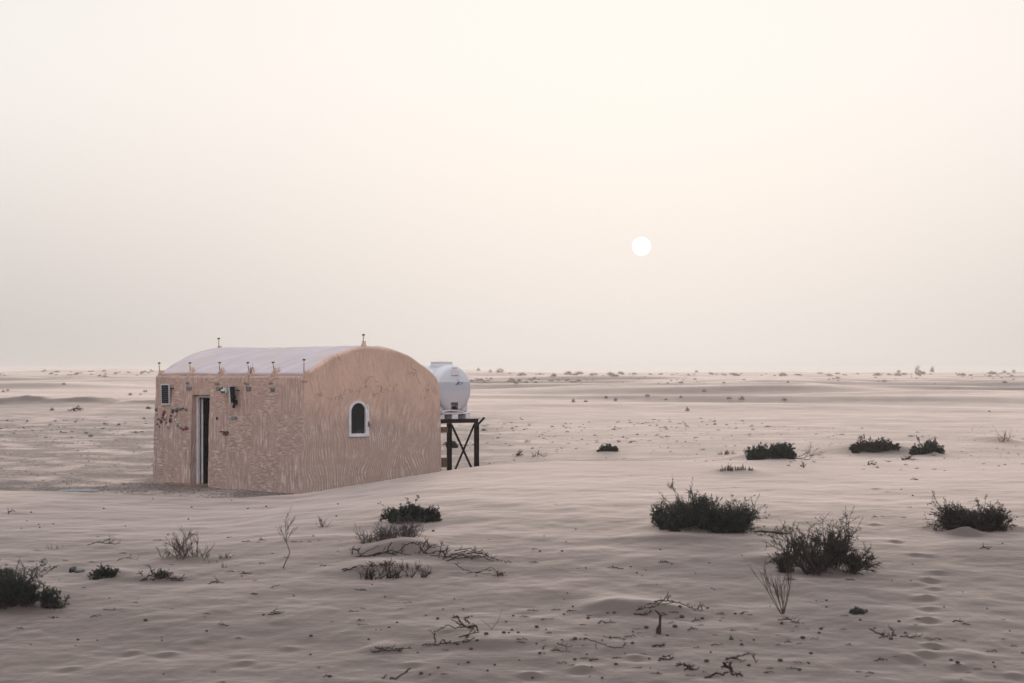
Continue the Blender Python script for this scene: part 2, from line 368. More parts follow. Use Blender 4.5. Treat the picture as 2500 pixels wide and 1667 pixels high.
M_alu = mat('aluminium', (.55, .53, .54), .4, .3)
M_lens = mat('cream_lens', (.74, .68, .50), .3)
M_cap = mat('lamp_cap', (.06, .05, .035), .4)
M_tank = None
M_leaf = mat('grey_green_leaf', (.046, .056, .045), .9, var=(.020, .026, .022), vscale=5, spec=.1)
M_leaf2 = mat('brown_green_leaf', (.046, .041, .035), .9, var=(.021, .021, .018), vscale=5, spec=.1)
M_stem = mat('bush_stem', (.030, .022, .020), .9, var=(.055, .045, .040), vscale=9, spec=.1)
M_grey = mat('grey_dead_wood', (.055, .044, .043), .85, var=(.11, .09, .085), vscale=9)
M_brown = mat('brown_dead_wood', (.030, .019, .017), .85, var=(.055, .04, .034), vscale=9, spec=.1)
M_tan = mat('tan_dry_stem', (.085, .060, .050), .85, var=(.05, .037, .032), vscale=8, spec=.1)
M_far_hazed = mat('hazed_far_scrub', (.27, .18, .14), .9, var=(.19, .13, .11), vscale=2)  # dry scrub brown, paled in the colour itself to imitate distance haze
M_dung = mat('dark_pebble', (.018, .014, .014), .9, var=(.06, .045, .04), vscale=30)
M_grav = mat('gravel_grain', (.13, .10, .088), .9, var=(.08, .06, .055), vscale=2)

# ------------------------------------------------------------------ ground sheet
def ground():
    inv = np.concatenate([1/np.linspace(1.0, 9, 30)[:-1], np.linspace(1/9, 1/60, 800)[:-1], np.linspace(1/60, 1/260, 330)[:-1], np.linspace(1/260, 1/760, 90)[:-1], np.linspace(1/760, 1/1500, 12)])
    R = 1/inv
    a_in = np.linspace(-17.2, 17.2, 860); a_l = np.linspace(-180, -17.2, 90)[:-1]; a_r = np.linspace(17.2, 180, 90)[1:-1]
    A = np.radians(np.concatenate([a_l, a_in, a_r])); na = len(A)
    rr, aa = np.meshgrid(R, A, indexing='ij')
    # within the view: constant depth rows; behind: constant radius
    cosf = np.where(np.abs(aa) < math.radians(40), np.cos(aa), math.cos(math.radians(40)))
    rad = rr/cosf; x = rad*np.sin(aa); y = rad*np.cos(aa)
    z = np.empty_like(x)
    for i in range(0, len(R), 100): z[i:i+100] = H(x[i:i+100], y[i:i+100])
    nr = len(R); V = np.stack([x, y, z], -1).reshape(-1, 3)
    V = np.vstack([V, [[0, 0, .45]]])
    i, j = np.meshgrid(np.arange(nr-1), np.arange(na), indexing='ij'); j2 = (j+1) % na
    Q = np.stack([i*na+j, i*na+j2, (i+1)*na+j2, (i+1)*na+j], -1).reshape(-1, 4)[:, ::-1]
    cidx = len(V)-1; jj = np.arange(na)
    ctr = np.stack([np.full(na, cidx), jj, (jj+1) % na, np.full(na, cidx)], -1)
    me = bpy.data.meshes.new('ground')
    T = np.concatenate([Q.ravel(), ctr[:, [0, 2, 1]].ravel()])
    me.vertices.add(len(V)); me.vertices.foreach_set('co', V.astype(np.float32).ravel())
    me.loops.add(len(T)); me.loops.foreach_set('vertex_index', T.astype(np.int32))
    st = np.concatenate([np.arange(len(Q))*4, len(Q)*4+np.arange(na)*3]).astype(np.int32)
    me.polygons.add(len(st)); me.polygons.foreach_set('loop_start', st)
    me.update(calc_edges=True); me.polygons.foreach_set('use_smooth', np.ones(len(st), bool))
    yv = V[:, 1]; xv = V[:, 0]
    yc = np.interp(xv, YCX, YCY)
    g = smooth01(.8, 1.8, yv-yc)*smooth01(120, 80, yv)
    hut = np.exp(-((xv+7)/5.5)**2-((yv-42.5)/4.0)**2)
    g = g*np.clip(.95-.65*smooth01(-3, 2, xv)+hut, 0, 1.5)
    strip = np.exp(-((yv-(38.5))/.0001)**2)*0
    g = np.clip(g+strip, 0, 1.5)
    at_ = me.attributes.new('gravel', 'FLOAT', 'POINT'); at_.data.foreach_set('value', g.astype(np.float32))
    me.materials.append(M_sand); me.update()
    o = link('ground', me); tag(o, kind='structure'); return o
ground()

# ------------------------------------------------------------------ haze
hb = MB(); hb.box(-1900, 1900, -1900, 1900, -2.5, 7.0)
hm = bpy.data.materials.new('haze'); hm.use_nodes = True; ht = NT(hm.node_tree); hm.node_tree.nodes.clear()
pv = ht.n('ShaderNodeVolumePrincipled'); pv.inputs['Density'].default_value = .0006; pv.inputs['Color'].default_value = (.97, .93, .89, 1); pv.inputs['Anisotropy'].default_value = .45
hout = ht.n('ShaderNodeOutputMaterial'); ht.put(hout.inputs['Volume'], pv.outputs[0])
tag(hb.build('haze', hm), kind='stuff')

# ------------------------------------------------------------------ hut
BX, BY = -4.42, 41.3; TH = math.atan2(.683, .729); ct, st_ = math.cos(TH), math.sin(TH)
def WL(w, l): return (BX+ct*w-st_*l, BY+st_*w+ct*l)
def w_at(u, l=0.0):      # w on the plane l = const under pixel column u
    k = (u-CX)/F; ox = BX-st_*l; oy = BY+ct*l; return (k*oy-ox)/(ct-k*st_)
def l_at(u, w=0.0):
    k = (u-CX)/F; ox = BX+ct*w; oy = BY+st_*w; return (ox-k*oy)/(st_+k*ct)
def z_at(v, w, l): return EYE-(v-HZ)/F*WL(w, l)[1]
hut = empty('plaster_hut', (BX, BY, 0), TH)
tag(hut, 'small barrel-roofed desert hut of combed peach plaster with an open door', 'hut')
prof_px = [(748,912),(770,897),(804,874),(838,857.5),(870,848.5),(895,844.5),(930,846),(964,852),(1000,867),(1037,891),(1058,908),(1068,921),(1074,940),(1076,960)]
prof = []
for u, v in prof_px:
    w = w_at(u); prof.append((w, z_at(v, w, 0)))
Lh = l_at(378); Wd = w_at(1077)
prof = [(-.085, -.5), (-.07, .4), (-.03, 1.5), (-.005, 2.2), (0, 2.46), (.02, 2.50), (.07, 2.515)] + prof + [(Wd+.01, 1.6), (Wd+.04, .6), (Wd+.05, -.5)]
def resample(P, step):
    out = []
    for (a, b) in zip(P[:-1], P[1:]):
        n = max(1, int(math.hypot(b[0]-a[0], b[1]-a[1])/step))
        for i in range(n): t = i/n; out.append((a[0]+(b[0]-a[0])*t, a[1]+(b[1]-a[1])*t))
    out.append(P[-1]); return out
pr = resample(prof, .09)
# gentle smoothing of the vault
for _ in range(2):
    pr = [pr[0]]+[((pr[i-1][0]+2*pr[i][0]+pr[i+1][0])/4, (pr[i-1][1]+2*pr[i][1]+pr[i+1][1])/4) if pr[i][1] > 2.55 else pr[i] for i in range(1, len(pr)-1)]+[pr[-1]]
cxp, czp = Wd/2, 1.6
def ring(inset):
    out = []
    for (w, z) in pr:
        dx, dz = w-cxp, z-czp; L = math.hypot(dx, dz); out.append((w-dx/L*inset, z-dz/L*inset if z > .3 else z))
    return out
def solid(l0, l1, step, cham=True, wob=.012):
    ls = [(l0, .05), (l0+.012, .02), (l0+.04, .0)] if cham else [(l0, 0)]
    n = int((l1-l0-.08)/step); ls += [(l0+.04+(l1-l0-.08)*i/n, 0) for i in range(1, n)]
    ls += [(l1-.04, 0), (l1-.012, .02), (l1, .05)] if cham else [(l1, 0)]
    V = []
    for (l, ins) in ls:
        for (w, z) in ring(ins):
            q = float(vnoise(np.array(w*3+z*2.1), np.array(l*2.3+z*1.7), 5)+.5*vnoise(np.array(w*9+z*6), np.array(l*8-z*4), 6))*wob*2
            dx, dz = w-cxp, (z-czp) if z > 2.3 else 0; L = math.hypot(dx, dz) or 1
            V.append((w+dx/L*q, l, z+dz/L*q))
    k = len(pr); Fc = []
    for i in range(len(ls)-1):
        for j in range(k): Fc.append((i*k+j, i*k+(j+1) % k, (i+1)*k+(j+1) % k, (i+1)*k+j))
    Fc.append(tuple(range(k))[::-1]); Fc.append(tuple((len(ls)-1)*k+j for j in range(k)))
    m = MB(); m.v = V; m.f = Fc; return m
wall = solid(0, Lh, .16).build('wall', M_wall, hut)
# door and window openings
dl1, dl0 = l_at(470), l_at(513.5); dz1 = z_at(963, 0, dl0)
def arch(wc, a, z0, z1, n=18):
    P = [(wc-a, z0), (wc+a, z0)]
    return P+[(wc+a*math.cos(PI*i/n), z1-a+a*math.sin(PI*i/n)) for i in range(n+1)]
wc = w_at(873.2); aw = (w_at(895.5)-w_at(851))/2; wz0 = z_at(1065, wc, 0); wz1 = z_at(976.8, wc, 0)
cut = MB(); cut.box(.32, Wd-.32, .32, Lh-.3, .03, 2.38)
cut2 = MB(); cut2.box(-.6, .5, dl0, dl1, .03, dz1)
cut3 = MB(); cut3.prism(arch(wc, aw-.02, wz0+.02, wz1-.02), -.5, .5)
def boolean(target, cutters, mt):
    for cm in cutters:
        co = cm.build('cutter', mt, target.parent); md = target.modifiers.new('b', 'BOOLEAN'); md.object = co; md.operation = 'DIFFERENCE'; md.solver = 'EXACT'
        bpy.context.view_layer.update(); dg = bpy.context.evaluated_depsgraph_get()
        me = bpy.data.meshes.new_from_object(target.evaluated_get(dg)); target.modifiers.clear(); target.data = me
        bpy.data.objects.remove(co)
boolean(wall, [cut, cut2, cut3], M_wall)
# roof skin between the two end rims
def roof_mesh():
    rp = [p for p in pr if p[1] > 2.40]
    i0 = next(i for i, p in enumerate(rp) if p[0] > .035); i1 = max(i for i, p in enumerate(rp) if p[1] > 2.75)
    rp = rp[i0:i1+1]; ls = np.linspace(.07, Lh-.06, 60); V = []
    for jl, l in enumerate(ls):
        for jw, (w, z) in enumerate(rp):
            dx, dz = w-cxp, z-czp; L = math.hypot(dx, dz)
            e = .028+.02*float(vnoise(np.array(w*2.2), np.array(l*1.5), 9))+.012*float(vnoise(np.array(w*6), np.array(l*5), 10))
            if jl in (0, 59) or jw in (0, len(rp)-1): e = -.02
            ll = l+(.035*float(vnoise(np.array(w*5), np.array(l), 12)) if jl < 2 or jl > 57 else 0)
            sag = -.035*math.sin(PI*(l-.1)/Lh)*smooth01(2.6, 3.1, z)
            V.append((w+dx/L*e+(.03*float(vnoise(np.array(l*4), np.array(0.), 3)) if jw == 1 else 0), ll, z+dz/L*e+sag*.3))
    k = len(rp); m = MB(); m.v = V
    m.f = [(i*k+j, i*k+j+1, (i+1)*k+j+1, (i+1)*k+j) for i in range(len(ls)-1) for j in range(k-1)]
    return m
ro = roof_mesh().build('roof', M_roof, hut, smooth=True)
# door: frame, leaf, step
m = MB(); fy0, fy1 = dl0, dl1; w0 = .10
m.box(w0, w0+.05, dl1-.078, dl1-.002, .035, dz1-.03); m.box(w0, w0+.05, dl0+.002, dl1-.079, dz1-.06, dz1-.012); m.box(w0+.02, w0+.05, dl0+.002, dl0+.02, .035, dz1-.062)
df = m.build('door_frame', M_white, hut, bevel=.004)
leaf = MB(); hl = dl1-.128
leaf.box(.20, .82, hl, hl+.045, .05, dz1-.09)
for zz in (.25, .95, 1.5):
    leaf.box(.28, .48, hl-.008, hl-.001, zz, zz+.42); leaf.box(.54, .74, hl-.008, hl-.001, zz, zz+.42)
door = leaf.build('door', M_door_shade, hut); tag(door, 'white panelled door swung inwards, room shade put into its colour')
e = MB(); e.box(.185, .199, hl-.012, hl+.048, .05, dz1-.09); e.build('door_edge', M_white, door)
e = MB(); e.tube([(.66, hl-.01, 1.02), (.66, hl-.05, 1.02), (.57, hl-.055, 1.02)], .009); e.build('handle', M_alu, door)
s = MB()
n = 22
top_, bot_ = [], []
for i in range(n):
    a = PI*i/(n-1); s_w = -.09-.30*math.sin(a)**.8; s_l = (dl0+.15+.62)+(-.78)*math.cos(a)*1.0
    top_.append((s_w, s_l, .055)); bot_.append((s_w-.02, s_l, -.1))
s.add(top_+bot_, [tuple(range(n)), tuple(range(2*n-1, n-1, -1))]+[(i, i+n, (i+1) % n+n, (i+1) % n) for i in range(n)])
s.box(-.089, .33, dl0+.01, dl1-.01, -.1, .045)
s.build('doorstep', mat('doorstep_earth', (.15, .095, .07), .9, var=(.20, .135, .105), vscale=9, bump=.5), hut)
# window
def ring_prism(mb, outer, inner, y0, y1):
    n = len(outer)
    vs = [(x, y0, z) for x, z in outer]+[(x, y0, z) for x, z in inner]+[(x, y1, z) for x, z in outer]+[(x, y1, z) for x, z in inner]
    fs = []
    for i in range(n):
        j = (i+1) % n
        fs += [(i, j, n+j, n+i), (2*n+i, 3*n+i, 3*n+j, 2*n+j), (i, 2*n+i, 2*n+j, j), (n+i, n+j, 3*n+j, 3*n+i)]
    mb.add(vs, fs)
win = MB(); fb = .052; ring_prism(win, arch(wc, aw, wz0, wz1), arch(wc, aw-fb, wz0+fb*1.35, wz1-fb), -.035, .05)
wf = win.build('window', M_white, hut, bevel=.005); tag(wf, 'small arched window in a white frame')
g = MB(); g.prism(arch(wc, aw-fb+.01, wz0+fb, wz1-fb+.01), .012, .022)
def dusty_glass():
    m_ = bpy.data.materials.new('dusty_glass'); m_.use_nodes = True; t = NT(m_.node_tree); b = m_.node_tree.nodes['Principled BSDF']
    co = t.n('ShaderNodeTexCoord').outputs['Object']; x, y, z = t.sep(co)
    d = t.m('MULTIPLY', t.ramp(t.noise(co, 22, 4, .7), .45, .7), t.ramp(z, wz0+.17, wz0+.05))
    d2 = t.m('MULTIPLY', t.ramp(t.noise(co, 16, 4, .8), .56, .72), t.m('MULTIPLY', t.ramp(x, wc+.02, wc-.12), t.ramp(z, wz0+.4, wz0+.52)))
    t.put(b.inputs['Base Color'], t.mix(t.m('ADD', t.m('MULTIPLY', d, .8), t.m('MULTIPLY', d2, .5)), (.010, .010, .014, 1), (.30, .33, .32, 1)))
    b.inputs['Roughness'].default_value = .3; b.inputs['Specular IOR Level'].default_value = .08; return m_
g.build('pane', dusty_glass(), wf)
g = MB(); zs = wz1-.12; g.box(wc+aw+.004, wc+aw+.042, -.028, .03, wz0+.01, zs); g.tube([(wc+aw+.023, -.005, zs), (wc+aw+.018, -.005, zs+.045)], .014, 5); g.build('sash_post', M_white, wf, bevel=.004)
g = MB(); zl = z_at(1034, wc, 0); g.box(wc+aw+.012, wc+aw+.05, -.055, -.03, zl-.055, zl+.06); g.tube([(wc+aw+.03, -.06, zl+.02), (wc+aw+.055, -.09, zl-.01), (wc+aw+.058, -.09, zl-.05)], .010, 6)
g.build('latch', mat('latch_metal', (.22, .21, .24), .4, .5), wf)
# glass bricks set in the long wall
for i, (u0, u1, v0, v1) in enumerate([(456, 468, 941.7, 951.5), (528.5, 538.4, 943.6, 952), (602, 613, 942.5, 953), (661, 672.5, 944.5, 955)]):
    la, lb = l_at(u1), l_at(u0); lm = (la+lb)/2; za, zb = z_at(v1, 0, lm), z_at(v0, 0, lm)
    b = MB(); b.box(-.018, .04, la, lb, za, zb); b.box(-.026, -.0181, la+.03, lb-.03, za+.02, zb-.02)
    b.build('glass_brick', M_block, hut, bevel=.012)
for (u0, u1) in [(567, 573.6), (574.4, 581)]:
    la, lb = l_at(u1), l_at(u0); za, zb = z_at(1023.6, 0, la), z_at(1015, 0, la)
    b = MB(); b.box(-.035, .03, la, lb, za, zb); b.build('glass_brick', M_block, hut, bevel=.01)
b = MB(); lm = l_at(533); zz = z_at(1020, 0, lm)
b.lathe([(.034, -.045), (.040, -.04), (.040, .02)], Matrix.Translation((0, lm, zz)) @ Matrix.Rotation(PI/2, 4, 'Y'), 14)
b.build('drain_pipe', mat('pipe_dark', (.02, .02, .045), .6), hut)
# mosaic stones pressed into the plaster left of the door
COL = {'r': (.20, .045, .04), 'd': (.09, .025, .03), 'p': (.48, .38, .36), 'g': (.17, .16, .14), 'n': (.30, .32, .28), 'b': (.035, .03, .04), 'o': (.22, .11, .085), 'm': (.10, .13, .10)}
SM = {k: mat('stone_'+k, c, .6, var=tuple(x*.6 for x in c), vscale=25) for k, c in COL.items()}
STN = [(100,840,22,35,'g'),(115,910,20,25,'p'),(140,1005,22,30,'g'),(193,1050,22,38,'d'),(130,1095,12,18,'b'),(165,1135,15,20,'o'),(243,885,25,35,'r'),(228,930,24,32,'r'),(213,980,20,28,'o'),
 (272,975,20,42,'p'),(350,1030,22,45,'d'),(355,950,14,20,'r'),(285,1070,14,24,'o'),(318,1118,26,52,'p'),(388,848,24,28,'m'),(385,885,20,20,'b'),(462,830,22,30,'g'),(455,866,24,24,'b'),(515,830,20,28,'g'),
 (570,815,20,22,'g'),(605,815,14,18,'n'),(620,840,20,28,'g'),(435,940,20,40,'p'),(450,1035,20,34,'p'),(475,1075,16,26,'p'),(485,1120,16,24,'g'),(528,1135,26,40,'n'),(555,1175,12,14,'d'),(580,1188,20,24,'r'),(632,1168,33,42,'r'),
 (250,1020,10,16,'r'),(170,1015,10,14,'o'),(545,835,9,12,'b'),(300,1150,9,12,'g')]
for (px, py, rx, ry, c) in STN:
    u = 370+px/7.126; v = 880+py/7.126; l = l_at(u); z = z_at(v, 0, l); a = rx/7.126/61*1.0; h = ry/7.126/107
    b = MB(); rows = 4; nn = 9; tilt = random.uniform(-.3, .3)
    for i in range(rows):
        t_ = i/(rows-1); rr = math.cos(t_*PI/2*.93)
        for j in range(nn):
            q = 2*PI*j/nn; jr = 1+.12*math.sin(3*q+px); y_ = a*rr*jr*math.cos(q); z_ = h*rr*jr*math.sin(q)
            b.v.append((-.012-.030*math.sin(t_*PI/2), y_*math.cos(tilt)-z_*math.sin(tilt)*.3, z_+y_*math.sin(tilt)*.3))
    for i in range(rows-1):
        for j in range(nn): b.f.append((i*nn+j, i*nn+(j+1) % nn, (i+1)*nn+(j+1) % nn, (i+1)*nn+j))
    b.f.append(tuple((rows-1)*nn+j for j in range(nn)))
    me = b.mesh('wall_stone', SM[c], True); link('wall_stone', me, hut, (-.015+.02*min(0, (z-1.5))*.0 - .03*max(0, 2.0-z)/1.5, l, z))
# plaster lumps that hold the lamps
LAMPS = [(380, 'w'), (464, 'w'), (536, 'w'), (607, 'w'), (669, 'w'), (742, 'w')]
def lump(w, l, z, s=1.0, lip=True):
    b = MB(); nn, rows = 12, 7
    for i in range(rows):
        t_ = i/(rows-1)
        for j in range(nn):
            q = 2*PI*j/nn; rr = (1-t_**2.2*.55)*(1+.22*float(vnoise(np.array(q*1.3+l*7), np.array(t_*3+w), 4))*2)
            b.v.append((w+.085*s*rr*math.cos(q)+.02*t_, l-.10*s*rr*math.sin(q)-(.07*t_**2 if lip else 0), z-.13*s+.26*s*t_*(1+.1*math.sin(q*2+l))))
    for i in range(rows-1):
        for j in range(nn): b.f.append((i*nn+j, i*nn+(j+1) % nn, (i+1)*nn+(j+1) % nn, (i+1)*nn+j))
    b.f.append(tuple((rows-1)*nn+j for j in range(nn))); b.f.append(tuple(range(nn))[::-1])
    b.build('plaster_lump', M_wall, hut, smooth=True)
lamp_spots = []
for u, _ in LAMPS:
    l = l_at(u, .06); l = min(l, Lh-.10); lump(.07, l, 2.50, 1.3 if u not in (742, 380) else .9); lamp_spots.append((.06, l, 2.60 if u not in (742,) else 2.62, u))
wa = w_at(895); lump(wa, .12, prof[12][1]-.02 if False else z_at(845, wa, 0)-.03, .9, False); lamp_spots.append((wa, .12, z_at(843, wa, 0)+.02, 895))
lf = Lh-.12; wl_ = w_at(534.5, lf); zf = 2.6-(847-906)/F*WL(wl_, lf)[1]; lump(wl_, lf, zf-.09, .9, False); lamp_spots.append((wl_, lf, zf-.01, 535))
# a dry twig of reinforcement beside the fourth lump
tw = MB(); l = l_at(614, .05); tw.tube([(.03, l+.03, 2.52), (.02, l-.03, 2.60), (.03, l-.06, 2.68)], [.008, .006, .004], 5); tw.tube([(.02, l-.01, 2.58), (.05, l+.05, 2.72)], .004, 4)
tw.tube([(.02, l-.03, 2.60), (.0, l-.10, 2.74), (.0, l-.12, 2.80)], [.004, .003, .002], 4); tw.build('wire_stub', M_brown, hut)

# ------------------------------------------------------------------ lamps on the roof
def make_lamp():
    r = empty('garden_lamp', (0, 0, 0))
    b = MB(); b.tube([(0, 0, -.12), (0, 0, .160)], .009, 8); b.build('stake', M_blk, r)
    b = MB(); b.lathe([(.014, .160), (.018, .172), (.027, .215), (.027, .222)], n=14); b.build('lens', M_lens, r, smooth=False)
    b = MB(); b.lathe([(.034, .222), (.036, .228), (.034, .256), (.022, .260)], n=14); b.build('cap', M_cap, r)
    return r
lp = make_lamp(); first = True
LL = {380: 'small solar stake lamp at the far left corner of the hut wall top', 464: 'stake lamp on the wall top above the left solar panel and door', 536: 'stake lamp on the wall top just right of the doorway',
      607: 'stake lamp beside the bent twig on the wall top, above the black-backed panel', 669: 'stake lamp on the wall top above the last glass brick before the corner', 742: 'taller stake lamp at the corner where the arched end wall begins',
      895: 'stake lamp standing on the very top of the arched end wall', 535: 'pale stake lamp on the far ridge of the pale roof against the sky'}
for (w, l, z, u) in lamp_spots:
    if first: o = lp; first = False
    else:
        o = lp.copy(); C.objects.link(o)
        for ch in list(lp.children):
            c = ch.copy(); C.objects.link(c); c.parent = o
    X_, Y_ = WL(w, l); o.location = (X_, Y_, z); o.rotation_euler = (random.uniform(-.05, .05), random.uniform(-.05, .05), 0)
    if u in (607, 669): o.rotation_euler = (0, -.09, 0)
    o.scale = (.9, .9, .84 if u != 742 else .98)
    tag(o, LL[u], 'lamp', 'solar stake lamps along the hut roof edge')

# ------------------------------------------------------------------ things hung on the long wall
def on_wall(name, u, v, out=0.0):
    l = l_at(u); z = z_at(v, 0, l); X_, Y_ = WL(-out, l); return empty(name, (X_, Y_, z), TH)
# local: x = into the wall, y = towards the left end, z up
sp = on_wall('solar_panel', 410, 961.6, .07); tag(sp, 'small white-framed solar panel with horizontal cell rows, above the stones', 'solar panel')
pw, phh = .175, .245; Msh = Matrix(((1, 0, -.10, 0), (0, 1, -.115, 0), (0, 0, 1, 0), (0, 0, 0, 1)))
b = MB(); ti = .028
for (a0, a1, c0, c1) in [(-pw, pw, phh-ti, phh), (-pw, pw, -phh, -phh+ti*1.3), (pw-ti, pw, -phh+ti*1.3, phh-ti), (-pw, -pw+ti, -phh+ti*1.3, phh-ti)]:
    b.box(-.012, .018, a0, a1, c0, c1, Msh)
b.build('frame', M_alu, sp)
b = MB()
for i in range(9):
    z0 = -phh+ti*1.3+.004+i*(2*phh-ti*2.3-.004)/9; b.box(-.005, .008, -pw+ti+.002, pw-ti-.002, z0, z0+(2*phh-ti*2.3)/9-.004, Msh)
b.build('cells', M_cell, sp)
b = MB(); b.box(.0085, .0115, -pw+ti, pw-ti, -phh+ti*1.3, phh-ti, Msh); b.build('backing_sheet', M_alu, sp)
b = MB(); b.box(.02, .10, -.03, .03, -.03, .15); b.tube([(.04, .0, .12), (.06, -pw-.08, .15)], .012, 6); b.build('bracket', M_blk, sp)
s2 = on_wall('solar_panel', 579.5, 962, .13); tag(s2, 'narrow dark solar panel turned edge-on beside the floodlight on the long wall', 'solar panel')
R2 = Matrix.Rotation(math.radians(-62), 4, 'Z') @ Matrix(((1, 0, 0, 0), (0, 1, -.16, 0), (0, 0, 1, 0), (0, 0, 0, 1)))
b = MB(); pw2, ph2 = .15, .20
b.box(-.018, .012, -pw2, pw2, ph2-.02, ph2, R2); b.box(-.018, .012, -pw2, pw2, -ph2, -ph2+.02, R2); b.box(-.018, .012, pw2-.02, pw2, -ph2+.02, ph2-.02, R2); b.box(-.018, .012, -pw2, -pw2+.02, -ph2+.02, ph2-.02, R2)
b.build('frame', M_alu, s2)
b = MB(); b.box(-.010, .004, -pw2+.021, pw2-.021, -ph2+.021, ph2-.021, R2); b.build('cells', M_cell, s2)
b = MB(); b.tube([(.02, 0, 0), (.04, -.01, -.20), (.02, -.03, -.26)], [.028, .03, .034], 8); b.tube([(.02, -.03, -.25), (.0, -.02, -.29)], [.036, .03], 8); b.box(.03, .13, -.04, .02, -.22, -.12); b.tube([(.05, -.05, .10), (.08, -.16, .09)], .011, 6); b.build('bracket', M_blk, s2)
fl = on_wall('floodlight', 554.5, 951, .09); tag(fl, 'small black and white floodlight above the right edge of the doorway', 'floodlight')
Rf = Matrix.Rotation(math.radians(35), 4, 'Z') @ Matrix.Rotation(math.radians(18), 4, 'Y')
b = MB(); b.box(-.05, .03, -.058, .058, -.055, .055, Rf); b.build('housing', M_blk, fl, bevel=.006)
b = MB(); b.box(-.057, -.051, -.044, .044, -.042, .042, Rf); b.build('lens', mat('flood_lens', (.45, .50, .45), .2), fl)
b = MB(); b.box(-.02, .07, -.115, -.085, -.06, .06); b.build('side_plate', M_white, fl)
b = MB(); b.tube([(-.08, .07, -.01), (-.06, -.02, .05), (.05, -.02, .0)], .012, 6); b.box(.03, .09, -.14, -.02, -.065, .065); b.build('bracket', M_blk, fl)
rs = on_wall('rusty_hook', 554, 1055.5, .05); tag(rs, 'small rusty brown hook plate sticking out of the plaster right of the door', 'hook')
b = MB(); b.box(-.06, .05, -.11, .12, .012, .04); b.box(-.04, .05, -.10, .06, -.038, -.012); b.box(.0, .05, -.125, -.10, -.04, .045); b.tube([(.0, -.11, -.04), (.01, -.112, -.15)], .005, 5)
b.build('plate', mat('rust', (.11, .045, .028), .9, var=(.06, .03, .02), vscale=20), rs)

# ------------------------------------------------------------------ tank stand and tank
TW = 4.749; TL = .55
def SO(name, label, cat):
    X_, Y_ = WL(TW, TL); o = empty(name, (X_, Y_, 0), TH); tag(o, label, cat); return o
stand = SO('tank_stand', 'black steel stand with crossed braces carrying the water tank beside the hut', 'stand')
zt = 1.50; LD = 1.75
lw, rw = w_at(1097, TL)-TW, w_at(1163.5, TL)-TW
def leg(w, l, lean=.0):
    b = MB(); b.box(w-.043, w-.033, l-.043, l+.043, -.3, zt-.09); b.box(w+.033, w+.043, l-.043, l+.043, -.3, zt-.09); b.box(w-.0335, w+.0335, l-.006, l+.006, -.3, zt-.09)
    o = b.build('leg', M_blk, stand); return o
for (w, l) in ((lw, 0), (rw, 0), (lw, LD), (rw, LD)): leg(w, l)
b = MB(); b.box(-.60, rw+.03, -.03, .03, zt-.088, zt-.004); b.box(-.60, rw+.08, -.05, .05, zt-.0035, zt+.004); b.build('top_beam', M_blk, stand)
b = MB(); b.box(-.60, rw+.03, LD-.03, LD+.03, zt-.088, zt-.004); b.box(-.60, rw+.08, LD-.05, LD+.05, zt-.0035, zt+.004); b.build('top_beam', M_blk, stand)
b = MB()
for w in (-.45, 0, .45): b.box(w-.04, w+.04, .052, LD-.052, zt-.085, zt)
b.build('joist', M_blk, stand)
b = MB(); b.box(-.60, lw-.055, -.02, .04, zt-.30, zt-.17); b.build('brown_rail', M_rust, stand)
b = MB(); b.box(-.60, lw-.055, .0, .06, .40, .62); b.build('brown_rail', M_rust, stand)
def brace(p0, p1, r=.022):
    b = MB(); b.tube([p0, p1], r, 4); b.build('brace', M_blk, stand)
wL = lambda u: w_at(u, TL)-TW
brace((wL(1099), -.058, zt-.13), (wL(1150), -.058, .30), .034); brace((wL(1160), .03, zt-.13), (wL(1112), .03, .30), .024)
brace((wL(1158.5), -.062, 1.33), (wL(1173), -.14, 1.53), .026)

def tank_material():
    m = bpy.data.materials.new('tank_plastic'); m.use_nodes = True; t = NT(m.node_tree); b = m.node_tree.nodes['Principled BSDF']
    co = t.n('ShaderNodeTexCoord').outputs['Object']; x, y, z = t.sep(co)
    zz = t.m('ADD', z, t.m('MULTIPLY', t.noise(co, 2, 2), .01))
    water = t.ramp(zz, 2.368, 2.362); low = t.ramp(zz, 2.19, 2.14)
    c = t.mix(water, (.58, .60, .64, 1), (.41, .42, .46, 1)); c = t.mix(low, c, (.47, .44, .47, 1))
    c = t.mix(t.m('MULTIPLY', t.ramp(t.noise(co, 3.5, 4), .5, .8), .35), c, (.50, .45, .43, 1))
    t.put(b.inputs['Base Color'], c); b.inputs['Roughness'].default_value = .5; b.inputs['Specular IOR Level'].default_value = .25; return m
M_tank = tank_material()
tank = SO('water_tank', 'white plastic water tank lying on its side on the black stand', 'water tank')
zc_ = 2.20; R = .545; TLEN = 1.75
Mx = Matrix.Translation((0, 0, zc_)) @ Matrix.Rotation(-PI/2, 4, 'X')   # local z -> +y
pf = [(.02, -.012), (.30, -.008), (.47, .0), (.515, .018), (.538, .05), (R, .10), (R, .165), (R+.014, .18), (R+.014, .215), (R, .23), (R, .62), (R+.014, .635), (R+.014, .675), (R, .69),
      (R, 1.15), (R+.014, 1.165), (R+.014, 1.2), (R, 1.215), (R, TLEN-.10), (.538, TLEN-.05), (.515, TLEN-.018), (.47, TLEN), (.02, TLEN+.01)]
b = MB(); b.lathe(pf, Mx, 64); body = b.build('body', M_tank, tank, smooth=True)
c1 = MB(); c1.box(-.115, .115, -.2, .13, zc_-.49, zc_-.315)
boolean(body, [c1], M_tank)
body.data.polygons.foreach_set('use_smooth', [False]*len(body.data.polygons))
body.data.polygons.foreach_set('use_smooth', [len(p.vertices) == 4 for p in body.data.polygons])
b = MB(); b.prism([(-.46, 1.662), (.46, 1.662), (.465, 1.95), (.38, 1.96), (.0, 1.70), (-.38, 1.96), (-.465, 1.95)], .06, TLEN-.06)
